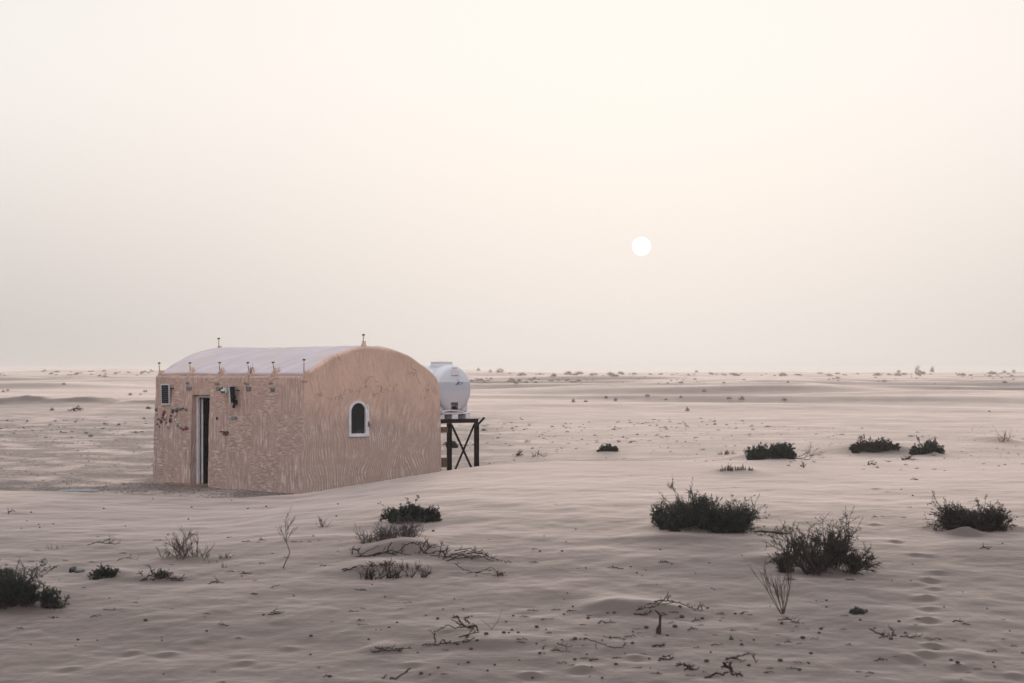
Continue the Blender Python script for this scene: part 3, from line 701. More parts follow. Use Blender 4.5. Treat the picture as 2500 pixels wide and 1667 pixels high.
b.build('saddle', M_tank, tank, bevel=.02)
b = MB(); b.box(-.47, .47, -.035, TLEN, 1.615, 1.661)
for (a0, a1) in ((-.47, -.325), (-.095, .09), (.325, .47)): b.box(a0, a1, -.033, TLEN-.01, zt+.005, 1.6145)
b.build('base', M_white, tank, bevel=.012)
M_cr = mat('cream_plastic', (.52, .42, .36), .7)
for (a0, a1) in ((-.28, -.10), (.135, .322)): b = MB(); b.box(a0, a1, .25, .27, zt+.006, 1.614); b.build('base_rib', M_cr, tank)
b = MB(); b.box(-.10, .12, -.03, .04, 2.51, 2.66); b.box(-.07, .08, -.02, .10, 2.661, 2.72); b.build('spout_moulding', mat('pale_plastic', (.60, .57, .58), .5), tank, bevel=.015)
b = MB(); b.lathe([(.27, zc_+R-.10), (.27, zc_+R+.02), (.245, zc_+R+.03), (.245, zc_+R+.055)], Matrix.Translation((0, .45, 0)), 28); cl = b.build('collar', M_tank, tank)
b = MB(); b.lathe([(.235, zc_+R+.0551), (.255, zc_+R+.060), (.25, zc_+R+.082), (.12, zc_+R+.095)], Matrix.Translation((0, .45, 0)), 28); b.build('lid', mat('lid_plastic', (.52, .47, .45), .6), tank)
b = MB(); b.tube([(0, .12, zc_-.43), (0, -.03, zc_-.43), (.06, -.05, zc_-.43)], .028, 10); b.build('valve', mat('brass', (.14, .10, .06), .5, .4), tank)
b = MB(); b.box(-.06, .01, -.06, -.03, zc_-.47, zc_-.40); b.build('valve_handle', M_blk, tank)
b = MB(); b.tube([(-.46, -.06, 1.63), (-.40, -.07, 1.68), (-.30, -.06, 1.705), (-.16, -.05, 1.705), (-.04, -.05, 1.70), (.08, -.05, 1.685), (.23, -.045, 1.678)], [.017]*7, 8); b.build('hose', M_white, tank, smooth=True)
# blue hand lettering: waw on the right, a joined word with dots on the left
ink = mat('blue_ink', (.02, .07, .22), .5); T = MB()
def stroke(P, r=.012): T.tube([(.165+px*.0135, -.018, 2.350+py*.0120) for px, py in P], r*.72, 6)
stroke([(-9.5, -3.6), (-8, -3.9), (-6.8, -2.6), (-6.6, -.8)]); stroke([(-6.6, -.8), (-5.2, -1.2), (-4.8, .8)]); stroke([(-5.2, -1.2), (-3.6, -1.3), (-3.2, .8)]); stroke([(-3.6, -1.3), (-2.0, -1.2), (-1.6, 2.2)])
stroke([(-5.3, 4.2), (-5.2, 4.9)], .015); stroke([(-3.2, -4.0), (-3.1, -3.6)], .013); stroke([(-1.8, -4.0), (-1.7, -3.6)], .013)
T.build('lettering', ink, tank); T = MB()
stroke([(3.0, -2.9), (4.4, -2.0), (4.8, -.3), (4.1, .7), (3.3, -.2), (4.1, -1.0), (4.8, -.4)], .010)
T.build('lettering', ink, tank)

# ------------------------------------------------------------------ plants
class Tubes:          # fast triangular twigs collected in numpy
    def __init__(s): s.V = []; s.T = []; s.n = 0
    def seg(s, P, Rr):
        P = np.asarray(P, float); k = len(P); Rr = np.asarray(Rr, float)
        d = np.gradient(P, axis=0); d /= (np.linalg.norm(d, axis=1, keepdims=True)+1e-9)
        a = np.cross(d, [.13, .21, .97]); a /= (np.linalg.norm(a, axis=1, keepdims=True)+1e-6); c = np.cross(d, a)
        ring_ = [P+(a*math.cos(q)+c*math.sin(q))*Rr[:, None] for q in (0, 2.094, 4.189)]
        V = np.stack(ring_, 1).reshape(-1, 3); i = np.arange(k-1)[:, None]*3; j = np.arange(3)[None]; j2 = (j+1) % 3
        q = np.stack([i+j, i+j2, i+3+j2, i+3+j], -1).reshape(-1, 4)
        s.V.append(V); s.T.append(q+s.n); s.n += len(V)
    def leaf(s, p, d, ln, wd_):
        d = d/(np.linalg.norm(d)+1e-9); a = np.cross(d, rng.normal(size=3)); a /= np.linalg.norm(a)+1e-9
        V = np.array([p, p+d*ln*.5+a*wd_, p+d*ln, p+d*ln*.5-a*wd_]); s.V.append(V); s.T.append(np.array([[0, 1, 2, 3]])+s.n); s.n += 4
    def build(s, name, m_, parent=None, loc=None):
        return link(name, fast_mesh(name, np.vstack(s.V), np.vstack(s.T), m_), parent, loc)
def grow(tb, lv, p, d, L, r, depth, wig, leafn=0, leaf=(.03, .006), up=.0, kids=3, spread=.7):
    n = 5 if L > .12 else 3; P = [p]; dd = d/np.linalg.norm(d)
    for i in range(n):
        dd = dd+rng.normal(size=3)*wig+np.array([0, 0, up]); dd /= np.linalg.norm(dd); P.append(P[-1]+dd*L/n)
    Rr = np.linspace(r, r*.45, n+1); tb.seg(P, Rr)
    if depth > 0:
        for k in range(kids):
            t = rng.uniform(.25, 1.0)*n; i = min(int(t), n-1); q = P[i]+(P[i+1]-P[i])*(t-i)
            nd = (P[i+1]-P[i]); nd = nd/np.linalg.norm(nd)+rng.normal(size=3)*spread
            grow(tb, lv, q, nd, L*rng.uniform(.35, .65), r*.6, depth-1, wig, leafn, leaf, up, kids, spread)
    if lv is not None and leafn and depth <= 1:
        for k in range(leafn):
            t = rng.uniform(.15, 1.0)*n; i = min(int(t), n-1); q = P[i]+(P[i+1]-P[i])*(t-i)
            nd = dd*.8+rng.normal(size=3)*.7; lv.leaf(q, nd, leaf[0]*rng.uniform(.6, 1.3), leaf[1])
def gz(x, y): return float(H(x, y))
def outline(a, seed): return 1+.16*math.sin(a*7.3+seed)+.10*math.sin(a*15.1+seed*2.3)
def bush(name, u, v, wpx, hpx, label, cat='bush', stems=60, depth=2, leafn=6, lm=None, stm=None, skew=0, kids=3, dy=.45, prof_=None, r=.006, leaf=(.03, .006), wig=.13, spread=.6, lean=.85, group=None, up=.06, extra=None, sink=.03):
    p = at(u, v); s = p.y/F; W = wpx*s; Hh = hpx*s
    root = empty(name, (p.x, p.y, p.z)); tag(root, label, cat, group)
    tb = Tubes(); lv = Tubes(); sd_ = u*.37
    nroot = max(1, min(9, int(round(W/.16)) if W < 1.6 else 9)); rt = [( (q+.5)/nroot*2-1+rng.normal()*.12, rng.uniform(-1, 1)) for q in range(nroot)]
    for i in range(stems):
        ra, rb = rt[rng.integers(nroot)]; fan = rng.normal()*.55+ra*.25; a = float(np.clip(ra*.85+fan*.30, -1.15, 1.15))
        bx = ra*W*.40+rng.normal()*.03; by = rb*W*dy*.35+rng.normal()*.03
        pr_ = 1-.45*abs(a)**2 if prof_ is None else float(np.interp(a, prof_[0], prof_[1]))
        L = Hh*pr_*outline(a, sd_)*rng.uniform(.45, 1.05)*(1.25 if rng.random() < .16 else 1)
        d = np.array([fan*lean*1.25+skew, rng.normal()*.3, 1.0]); L *= min(1.35, float(np.linalg.norm(d)))*(.61 if leafn else .92)
        grow(tb, lv if leafn else None, np.array([bx, by, gz(p.x+bx, p.y+by)-p.z-sink]), d, L, r*rng.uniform(.7, 1.2), depth, wig, leafn, leaf, up, kids, spread)
    if extra: extra(tb, lv, W, Hh, p)
    if leafn:
        lv.build('foliage', lm or M_leaf, root); tb.build('branches', stm or M_stem, root)
    else:
        tb.build('branches', stm or M_grey, root)
    return root
def side_arm(a0, L, slope=.0, r=.008):
    def f(tb, lv, W, Hh, p):
        for q in range(3):
            bx = a0*W*.45; by = W*.1*(q-1)*.4
            grow(tb, None, np.array([bx, by, gz(p.x+bx, p.y+by)-p.z+.03]), np.array([np.sign(a0), rng.normal()*.1, slope*.3+rng.uniform(-.05, .10)]), L*rng.uniform(.5, .8), r, 2, .12, kids=5, spread=.5)
    return f
# green bushes
bush('desert_bush', 1722, 1290, 265, 88, 'widest dark green bush, right of centre, with a bare arm reaching right', stems=360, leafn=10, leaf=(.042, .0042),
     prof_=([-1, -.7, -.4, -.1, .25, .45, .7, 1], [.62, .92, 1.0, 1.0, .98, .85, .85, .7]), extra=side_arm(1.0, .62))
bush('desert_bush', 2003, 1380, 195, 132, 'spiky dark bush with tall upright shoots, on a mound left of the footprints', stems=150, leafn=6, lm=M_leaf2, r=.008, leaf=(.034, .0048),
     prof_=([-1, -.8, -.5, -.2, .2, .5, .75, 1], [.35, .65, 1.0, .98, .92, .8, .72, .55]), wig=.14, extra=side_arm(1.0, .35, .3))
bush('desert_bush', 2378, 1288, 198, 72, 'dark brown-green bush near the right edge with one long shoot at its upper right', stems=200, leafn=7, lm=M_leaf2, r=.007, leaf=(.034, .0048),
     prof_=([-1, -.7, -.3, .1, .5, .62, .75, 1], [.65, .95, .95, .9, 1.0, 1.1, .85, .65]), wig=.14)
bush('desert_bush', 1880, 1118, 132, 36, 'low grey-green bush behind the pale grass stalks, left one of the three middle bushes', stems=190, leafn=6, leaf=(.07, .014), r=.010, prof_=([-1, -.5, 0, .5, 1], [.65, .95, 1, .9, .75]), dy=.3, extra=side_arm(1.0, .7))
bush('desert_bush', 2137, 1100, 125, 34, 'brownish bush crowning a sand mound, between two other middle-distance bushes', stems=150, leafn=5, lm=M_leaf2, leaf=(.07, .014), r=.010, prof_=([-1, -.5, 0, .4, .7, 1], [.75, .95, 1, .75, .45, .4]), dy=.3)
bush('desert_bush', 2262, 1106, 78, 30, 'small rounded dark bush just right of the mound with the brownish bush', stems=110, leafn=6, leaf=(.06, .013), r=.010, dy=.35)
bush('desert_bush', 1482, 1100, 42, 19, 'lone small dark bush on the plain right of the tank stand', stems=50, leafn=5, lm=M_leaf2, leaf=(.06, .012), r=.010, wig=.15)
bush('desert_bush', 1006, 1262, 142, 48, 'small dark green bush on the sand in front of the arched end wall', stems=150, leafn=6, leaf=(.035, .008), dy=.35, prof_=([-1, -.6, 0, .3, .7, 1], [.75, .85, 1.0, .9, .8, .55]))
bush('desert_bush', 15, 1475, 245, 115, 'big dark leafy bush cut by the left edge of the picture', stems=240, leafn=9, lm=M_leaf, r=.007, leaf=(.030, .0048), skew=.12, prof_=([-1, -.2, .1, .3, .55, .8, 1], [.9, 1, 1.0, .72, .62, .68, .35]), extra=side_arm(.8, .35, .0))
bush('desert_bush', 262, 1405, 58, 36, 'small blackish-green clump left of the branchy tuft in the left foreground', stems=34, leafn=8, leaf=(.025, .006), r=.005, wig=.2, skew=-.2)
bush('desert_bush', 232, 1412, 32, 16, 'tiny dark sprig lying just left of the blackish-green clump', stems=16, leafn=6, leaf=(.02, .005), r=.004, wig=.25)
bush('green_tuft', 399, 1408, 34, 30, 'green needle tuft rising out of dead branches in the left foreground', 'tuft', stems=46, depth=1, leafn=5, leaf=(.03, .004), r=.003)
bush('green_tuft', 2090, 1496, 42, 20, 'small fresh green tuft alone on the lower right sand', 'tuft', stems=50, depth=1, leafn=7, lm=mat('fresh_green', (.060, .078, .064), .9, var=(.025, .033, .028), vscale=9), leaf=(.026, .006), r=.003, lean=1.1)
bush('desert_bush', 1104, 1092, 26, 18, 'faint small scrub bush seen between the legs of the tank stand', stems=40, leafn=5, lm=M_leaf2, leaf=(.06, .012), r=.009)
# bare and dead shrubs
bush('dead_shrub', 958, 1312, 165, 46, 'grey leafless shrub spreading wide just below the small dark green bush', 'dead shrub', stems=150, leafn=0, r=.0055, depth=2, wig=.13, kids=3, spread=.55, dy=.3, prof_=([-1, -.6, -.2, .2, .5, 1], [.55, .7, .6, .85, .9, .4]))
def tanx(tb, lv, W, Hh, p):
    for (ax, ang, L) in ((.22, .05, 1.3), (.16, -.12, 1.15), (.1, -.4, 1.5), (.08, -.5, 1.45), (.05, -.65, 1.35), (.0, -.75, 1.3), (-.1, -.95, 1.1)):
        grow(tb, None, np.array([ax*W, 0, -.02]), np.array([ang, rng.normal()*.1, 1]), Hh*L*.66, .006, 2, .07, kids=4, spread=.35)
bush('bare_shrub', 448, 1360, 150, 56, 'tan leafless shrub with long shoots leaning left, in front of the hut', 'dead shrub', stems=34, leafn=0, stm=M_tan, r=.0045, depth=2, kids=4, spread=.4, lean=.9, extra=tanx, prof_=([-1, 0, 1], [.55, .8, .35]))
def tall(tb, lv, W, Hh, p):
    P = np.array([[0, 0, -.03], [.05, 0, .1*Hh], [.16, 0, .35*Hh], [.04*1, 0, .6*Hh], [.03, 0, .8*Hh]])*[[W/.4, 1, 1]]*np.array([1, 1, 1.0]); P[:, 0] = np.array([-.1, .05, .32, .12, .1])*W
    tb.seg(P, np.array([.010, .008, .007, .006, .004]))
    for i, (k, sx) in enumerate(((3, -.5), (3, .1), (4, .4), (4, -.2), (3, .5), (2, -.3))): grow(tb, None, P[k], np.array([sx, rng.normal()*.1, 1.1]), Hh*.35, .005, 2, .1, kids=3, spread=.35)
bush('bare_shrub', 693, 1386, 46, 110, 'tall thin crooked leafless stem standing alone in front of the hut corner', 'dead shrub', stems=2, leafn=0, stm=M_grey, depth=0, extra=tall, prof_=([-1, 1], [.15, .15]))
bush('bare_shrub', 792, 1286, 34, 30, 'small pale upright twiggy shrub between the tall stem and the dark green bush', 'dead shrub', stems=14, leafn=0, stm=M_tan, r=.004, depth=1, kids=3, spread=.25, wig=.06)
def vee(tb, lv, W, Hh, p):
    for (dx, L) in ((-.75, 1.15), (-.62, 1.0), (-.45, 1.1), (-.28, .85), (-.1, .8), (.05, .85), (.22, 1.05), (.32, 1.0)):
        grow(tb, None, np.array([0, 0, -.03]), np.array([dx*1.0, rng.normal()*.08, 1.1]), Hh*L, .006, 2, .05, kids=3, spread=.22, up=.05)
bush('bare_shrub', 1912, 1498, 75, 104, 'pale fan-shaped leafless shrub below the spiky dark bush', 'dead shrub', stems=1, leafn=0, stm=M_tan, depth=0, extra=vee, prof_=([-1, 1], [.1, .1]))
bush('bare_shrub', 2452, 1077, 34, 26, 'thin pinkish leafless shrub on the plain at the far right', 'dead shrub', stems=22, leafn=0, stm=mat('pink_stem', (.24, .15, .12), .8), r=.009, depth=1, kids=3, spread=.25)
bush('dry_grass', 1795, 1147, 108, 17, 'row of short pale grass stalks in front of the low grey-green bush', 'dry grass', stems=90, leafn=0, stm=M_tan, r=.010, depth=0, lean=.2, dy=.2)
bush('dry_grass', 1772, 1108, 48, 15, 'thin pale grass tuft up the slope left of the low grey-green bush', 'dry grass', stems=50, leafn=0, stm=M_tan, r=.009, depth=0, lean=.4, dy=.3, skew=.4)
bush('dead_shrub', 930, 1412, 120, 36, 'low brown dead shrub with stubby shoots, lowest of the dead cluster', 'dead shrub', stems=60, leafn=0, stm=M_brown, r=.007, depth=1, wig=.12, kids=3, spread=.5, dy=.25)
bush('dead_shrub', 1022, 1408, 78, 30, 'flattened dead shrub right of the stubby shoots, its twigs trailing right', 'dead shrub', stems=22, leafn=0, stm=M_brown, r=.006, depth=2, wig=.16, kids=2, spread=.5, skew=.5, dy=.25)
bush('dead_shrub', 925, 1380, 90, 26, 'matted dark shrub on the near side of the arching branches', 'dead shrub', stems=36, leafn=2, lm=M_leaf2, stm=M_brown, r=.006, depth=1, wig=.2, kids=2, spread=.6, dy=.25, leaf=(.025, .005))
bush('dead_shrub', 1003, 1388, 66, 24, 'small upright dead shrub between the arching branches and the tangled heap', 'dead shrub', stems=22, leafn=0, stm=M_brown, r=.005, depth=1, wig=.12, kids=3, spread=.5, dy=.25)
bush('dead_shrub', 1215, 1404, 46, 18, 'small dead tuft at the right end of a trailing stem', 'dead shrub', stems=26, leafn=0, stm=M_brown, r=.005, depth=1, wig=.2, kids=3, spread=.6, dy=.3)
bush('dead_shrub', 548, 1362, 40, 18, 'short stubby twigs at the right foot of the tan shrub', 'dead shrub', stems=16, leafn=0, stm=M_grey, r=.005, depth=1, kids=2, spread=.4)
bush('dead_shrub', 545, 1384, 18, 14, 'two stumpy sticks poking up right of the tan shrub', 'dead shrub', stems=4, leafn=0, stm=M_brown, r=.008, depth=1, kids=1, spread=.5)
bush('bare_shrub', 134, 1340, 22, 18, 'tiny bare sprig above the big leafy bush at left', 'dead shrub', stems=6, leafn=0, stm=M_grey, r=.004, depth=1, kids=3, spread=.4)

# lying and arching branches, laid over the sand: points are (du, dh) in photo pixels from the foot
def branch(name, u, v, lines, label, cat='branch', m_=None, r=.012, twig=.5, group=None):
    p = at(u, v); s = p.y/F; root = empty(name, tuple(p)); tag(root, label, cat, group); tb = Tubes()
    for pts in lines:
        P = []
        q = len(pts)
        for i, (du, dh) in enumerate(pts):
            bx = du*s; by = (rng.uniform(-.05, .05)+.03*math.sin(i*2.1+du)); P.append([bx, by, gz(p.x+bx, p.y+by)-p.z+dh*s+.004])
        rr_ = r*.78
        P = np.array(P); k = len(P); t_ = np.linspace(0, k-1, (k-1)*4+1); P = np.stack([np.interp(t_, range(k), P[:, c]) for c in range(3)], 1); P[1:-1] += rng.normal(size=(len(P)-2, 3))*r*.45
        tb.seg(P, np.linspace(rr_, rr_*.4, len(P)))
        for _ in range(int(len(P)*twig*1.4)):
            i = rng.integers(1, len(P)-1); d = (P[i+1]-P[i]); d = d/np.linalg.norm(d)+rng.normal(size=3)*.6; d[2] = abs(d[2])*.8
            grow(tb, None, P[i], d, rng.uniform(5, 16)*s, r*.4, 1, .15, kids=2)
    tb.build('stem', m_ or M_brown, root); return root
branch('dead_branch', 985, 1352, [[(-130, -2), (-90, 2), (-55, 8), (-20, 2), (5, 18), (20, 30), (40, 22), (48, 6)], [(-45, 4), (-28, 32)], [(42, 14), (60, -2), (78, 4), (100, 2)], [(50, 6), (68, 20), (90, 16)], [(48, 18), (56, 28), (62, 20), (58, 10)], [(40, 12), (34, -10)], [(-75, 0), (-30, 8), (20, 0)]], 'thick dark branch arching over the sand mound in the middle of the foreground', r=.014)
branch('dead_branch', 880, 1352, [[(-22, -2), (-18, 18), (-4, 4)], [(-20, 14), (-6, 10), (0, -4)], [(0, 0), (22, 10), (44, 16)]], 'short forked branch at the left foot of the arching branches', r=.010)
branch('branch_heap', 1130, 1366, [[(-50, 2), (-20, 14), (10, 20), (40, 20), (62, 8)], [(-48, 8), (-10, 4), (40, 12), (66, 2)], [(-40, 0), (0, 10), (50, 24)], [(-30, 16), (10, 8), (30, -4)], [(10, 18), (50, 16), (80, 2), (100, -8)], [(20, 4), (50, 6), (76, -4)], [(-58, 6), (-52, 36), (-50, 40)], [(-44, 6), (-40, 22), (-36, 34)], [(-56, 20), (-40, 24), (-34, 12)], [(-80, 10), (-60, 12), (-40, 4)], [(-20, 24), (20, 26), (45, 10)]], 'tangled heap of dark dead branches right of the arching branch', 'branches', r=.010, twig=.7)
branch('dead_branch', 1170, 1402, [[(-60, 28), (-40, 14), (-10, 6), (20, 0), (50, 4)], [(-30, 6), (0, 4), (30, 20), (48, 6)], [(-10, 2), (20, 12), (50, 6)]], 'long thin stem trailing over the sand below the tangled heap', r=.007, twig=.2)
branch('dead_branch', 868, 1392, [[(-34, 4), (-14, 6), (10, 8), (28, 2)], [(-22, -6), (0, -2), (16, -4)], [(-30, 0), (0, 4), (30, 6)]], 'thick flat dark stick left of the dead cluster', r=.012, twig=.1)
branch('dead_branch', 395, 1416, [[(-45, 4), (-30, 12), (-10, 4), (10, 12), (25, 16)], [(-52, 0), (-20, 0), (10, 6), (30, 2), (62, 10)], [(-20, 2), (5, 14), (18, 4), (40, 8)], [(-50, 8), (-58, 20)], [(-25, 12), (-30, 32), (-38, 36)], [(20, 6), (40, 2), (55, -2)]], 'dark forked dead branches lying round the green needle tuft', 'branches', r=.012, twig=.5)
branch('dead_branch', 258, 1330, [[(-48, -2), (-25, 6), (0, 4), (20, 2), (38, 8)], [(-10, 4), (4, 14), (12, 12)], [(5, 4), (26, 16)]], 'thin pronged branch lying flat to the left of the tan shrub', m_=M_brown, r=.007, twig=.6)
branch('dead_branch', 305, 1368, [[(-22, -2), (0, 8), (12, 4), (36, 0)], [(6, 6), (14, 12)]], 'small thin crooked twig between the pronged branch and the clump', r=.006, twig=.3)
branch('dead_branch', 106, 1372, [[(-10, 0), (-2, 6), (6, 5), (12, -2)], [(-2, 2), (10, 0)]], 'little hoop of dark twig behind the big leafy bush at left', r=.007, twig=.1)
branch('dead_branch', 525, 1424, [[(-22, -2), (-5, 4), (10, 2), (26, -2)], [(5, 2), (9, 12)]], 'flat brown twig right of the green needle tuft', r=.009, twig=.3)
branch('dead_branch', 672, 1435, [[(-12, -4), (-6, 2), (10, 6)]], 'short thick dark twig alone on the lower left sand', r=.010, twig=.05)
branch('dead_branch', 275, 1489, [[(-24, 2), (0, 0), (22, -1)], [(2, 0), (5, 6)]], 'straight thin stick lying flat on the lower left sand', r=.007, twig=.05)
branch('dead_branch', 670, 1498, [[(-18, -2), (0, 2), (18, -1)], [(-10, 4), (14, 0)], [(-4, 8), (16, 2)]], 'small sprawling brown twig cluster on the lower left sand', r=.007, twig=.7)
branch('dead_branch', 1160, 1540, [[(8, -6), (4, 8), (-10, 10), (-40, 8), (-70, 12), (-100, 2)], [(-2, 8), (-30, 16), (-60, 26)], [(-30, 16), (-45, 34), (-50, 40)], [(-12, 20), (-26, 30), (-12, 36)]], 'bent dark branch with a club end in the lower middle foreground', r=.013, twig=.4)
branch('dead_branch', 1200, 1536, [[(0, 0), (15, 24), (26, 50)], [(0, 0), (-10, 14), (-26, 20)]], 'single thin bare stem rising in a V in the lower middle foreground', r=.005, twig=.15, m_=M_grey)
branch('dead_branch', 1100, 1570, [[(-40, 0), (-10, 4), (40, 0)], [(-12, 0), (-20, 12)], [(-12, 0), (2, 10)], [(20, 10), (70, 16)], [(30, 0), (60, 6)], [(-70, 2), (-40, 3)], [(-38, 4), (-40, 34)]], 'row of dark twigs half buried along a low sand crest, lower middle', 'branches', r=.011, twig=.5)
branch('dead_branch', 945, 1593, [[(-42, -4), (-20, 4), (5, 10), (32, 2)], [(-30, 8), (0, 4), (36, 6)], [(20, 8), (60, 14)]], 'low dark twig pile on a small sand hump, lower middle left', 'branches', r=.010, twig=.8)
branch('dead_branch', 960, 1655, [[(-48, -18), (-10, -4), (20, 10), (42, 26)], [(-60, -20), (-30, -6), (-16, 4)], [(30, 14), (42, 22)]], 'long thick log-like stick at the bottom edge, pointing up to the right', r=.018, twig=.1)
branch('arched_branch', 1640, 1480, [[(-42, 6), (-20, 10), (0, 14), (20, 12), (50, 2), (75, -6), (98, -12)], [(-40, -4), (-22, 18), (-8, 28)], [(62, 2), (70, 14), (76, -4)], [(-10, 10), (-6, 24)], [(-60, 0), (-30, -2), (10, 8)]], 'long thin branch bowing over a sand hump in the lower right middle', r=.010, twig=.5)
branch('dead_branch', 1578, 1500, [[(-30, 0), (-10, 2), (14, 4)], [(-24, 10), (0, 12), (20, 16)], [(-20, -4), (4, -2)]], 'dark matted twigs on the shaded side of the sand hump', 'branches', r=.010, twig=1.2)
def stump():
    p = at(1608, 1546); s = p.y/F; o = empty('stump', tuple(p)); tag(o, 'upright crooked dead stump with a thick dark foot, lower right middle', 'stump'); b = MB()
    b.tube([(0, 0, -.05), (.0, 0, 12*s), (3*s, 0, 22*s), (4*s, 0, 44*s), (-2*s, 0, 52*s), (-9*s, 0, 58*s)], [.030, .026, .014, .013, .012, .007], 8); b.tube([(4*s, 0, 42*s), (12*s, 0, 46*s)], [.008, .004], 5)
    b.build('trunk', M_brown, o, smooth=True)
stump()
branch('dead_branch', 1510, 1580, [[(-80, 22), (-50, 10), (-20, 2), (10, 0), (16, 8), (12, 22)], [(-55, 10), (-55, -6)], [(10, 2), (18, 6)]], 'thin curved twig with an upturned hook, lower right of centre', r=.007, twig=.25)
branch('dead_branch', 1380, 1588, [[(-62, -4), (-30, 0), (14, 2)], [(-20, 20), (0, 10), (16, 6)], [(-55, 0), (-50, 12)]], 'low straggling twig left of the hooked twig', r=.008, twig=.3)
branch('dead_branch', 1610, 1580, [[(-18, -2), (0, 0), (16, 6)], [(-12, 4), (14, 2)]], 'stubby forked stick lying below the stump', r=.013, twig=.2)
branch('dead_branch', 1800, 1612, [[(-30, 0), (-5, 8), (30, 16), (38, 14)], [(36, 16), (46, -8)], [(-28, 4), (0, 2), (18, -2)]], 'spread forked twigs with one leg planted, lower right', r=.009, twig=.7)
branch('root_branch', 1790, 1650, [[(-25, 34), (-14, 20), (0, 6), (20, 0), (45, -14), (60, -28)], [(0, 8), (-6, 26), (-4, 34)], [(-12, 18), (-26, 16)], [(-70, 0), (-40, 2), (-10, 8)]], 'thick twisted root rising at the bottom edge, right of centre', r=.020, twig=.35)
branch('dead_branch', 1680, 1635, [[(-18, -6), (0, 2), (30, -6)], [(0, 2), (-12, 16), (-24, 14)], [(0, 2), (10, 10)]], 'dark bundle of broken sticks at the bottom, left of the twisted root', 'branches', r=.014, twig=.9)
branch('dead_branch', 1640, 1608, [[(-30, 2), (-10, 0), (8, 0)], [(-22, 6), (-4, 4)]], 'short thick broken stick above the bundle of broken sticks', r=.013, twig=.3)
branch('dead_branch', 2165, 1557, [[(-45, 26), (-25, 12), (0, 4), (22, 6)], [(14, 2), (16, 14), (12, 22)], [(-20, 2), (5, 0)], [(30, 4), (60, 2), (85, 0)]], 'dark knobbly twig lying right of the green tuft', r=.010, twig=.7)
branch('dead_branch', 2012, 1395, [[(-16, 0), (0, 2), (20, 2)], [(0, 1), (8, 5)]], 'flat brown twig at the foot of the spiky dark bush', r=.010, twig=.4)
branch('dead_branch', 1930, 1520, [[(-30, 4), (0, 6), (20, 0), (30, -2)], [(0, 6), (-12, 10)]], 'thin crooked twig below the fan-shaped shrub', r=.008, twig=.4)
branch('dead_branch', 2405, 1340, [[(-10, 0), (2, 4)], [(-6, 6), (8, -1)], [(4, 0), (8, 6)]], 'small star of dark sticks below the right-edge bush', r=.010, twig=.3)
branch('arched_branch', 184, 1002, [[(-16, 0), (-8, 4), (0, 7), (8, 4), (13, -2)], [(-5, 1), (0, -1), (8, 3)]], 'dark twig arch with a clump under it, on the plain at left', r=.045, twig=.5)
branch('dead_branch', 1960, 1140, [[(0, 0), (2, 4), (1, 12)], [(-6, 3), (2, 4)]], 'short standing dead stick on the plain left of the mound', r=.022, twig=.3)
branch('dead_branch', 2125, 1134, [[(-8, -2), (-2, 3), (10, 2), (14, -1)], [(-4, 2), (-3, 9)]], 'dark hooked stick lying in front of the sand mound', r=.022, twig=.2)
branch('dead_branch', 2212, 1122, [[(-14, -2), (0, 2), (12, 8)], [(0, 2), (14, 1)], [(-10, 2), (6, 4)]], 'brown twig cluster below the small rounded bush', 'branches', r=.02, twig=.9)
branch('dead_branch', 1312, 1114, [[(-14, 0), (-4, 6)], [(0, 0), (3, 16)], [(2, 6), (12, 2), (20, 1)], [(-8, 0), (0, 10)]], 'thin grey dead sprig on the plain right of the tank stand', r=.016, twig=.5, m_=M_grey)
branch('dead_branch', 1264, 1112, [[(-6, 0), (6, 4)], [(-4, 4), (6, 0)], [(0, 0), (2, 7)]], 'dark little twig bunch just right of the tank stand on the plain', r=.02, twig=1.0)
branch('dead_branch', 20, 1255, [[(0, 0), (0, 8), (-3, 8)], [(0, 6), (12, 10), (18, 9)]], 'small upright hooked stick near the left edge', r=.012, twig=.1)
# cloth scraps
def scrap(name, u, v, wpx, hpx, cols, label, cat, thick=.02):
    p = at(u, v); s = p.y/F; W = wpx*s; D = hpx*s*p.y/ (EYE-p.z); n = 26; k = 10; V = []; Fc = []
    for side_ in (0, 1):
        for i in range(n):
            for j in range(k):
                a = i/(n-1)*2-1; c = j/(k-1)*2-1; ww = math.sqrt(max(0, 1-a*a))**.6*(1+.25*math.sin(a*7))
                x = a*W/2; y = c*D/2*ww; z = gz(p.x+x, p.y+y)-p.z+(thick*(.6+.8*float(vnoise(np.array(a*5), np.array(c*4), 3)+.5)) if side_ else -.01)*(ww*.5+.5)
                V.append((x, y, z))
    N = n*k
    for i in range(n-1):
        for j in range(k-1):
            q = i*k+j; Fc.append((q, q+1, q+k+1, q+k)); Fc.append((N+q, N+q+k, N+q+k+1, N+q+1))
    for i in range(n-1):
        for j0 in (0, k-1): q = i*k+j0; Fc.append((q, q+k, N+q+k, N+q))
    for j in range(k-1):
        for i0 in (0, n-1): q = i0*k+j; Fc.append((q, q+1, N+q+1, N+q))
    b = MB(); b.v = V; b.f = Fc; o = b.build(name, mat(name+'_mat', cols[0], .6, var=cols[1], vscale=2.2), None, tuple(p), smooth=True); tag(o, label, cat)
scrap('plastic_sheet', 190, 1197, 95, 6, ((.19, .205, .22), (.12, .12, .125)), 'flat pale blue-grey sheet half buried in sand left of the hut', 'sheet', .015)
scrap('cloth_scrap', 178, 1394, 11, 5, ((.004, .018, .022), (.006, .012, .014)), 'dark teal scrap of cloth on the sand, left foreground', 'cloth', .04)
scrap('cloth_scrap', 195, 1395, 22, 4, ((.03, .05, .055), (.05, .05, .05)), 'thin grey strip trailing right from the dark teal scrap', 'cloth', .02)

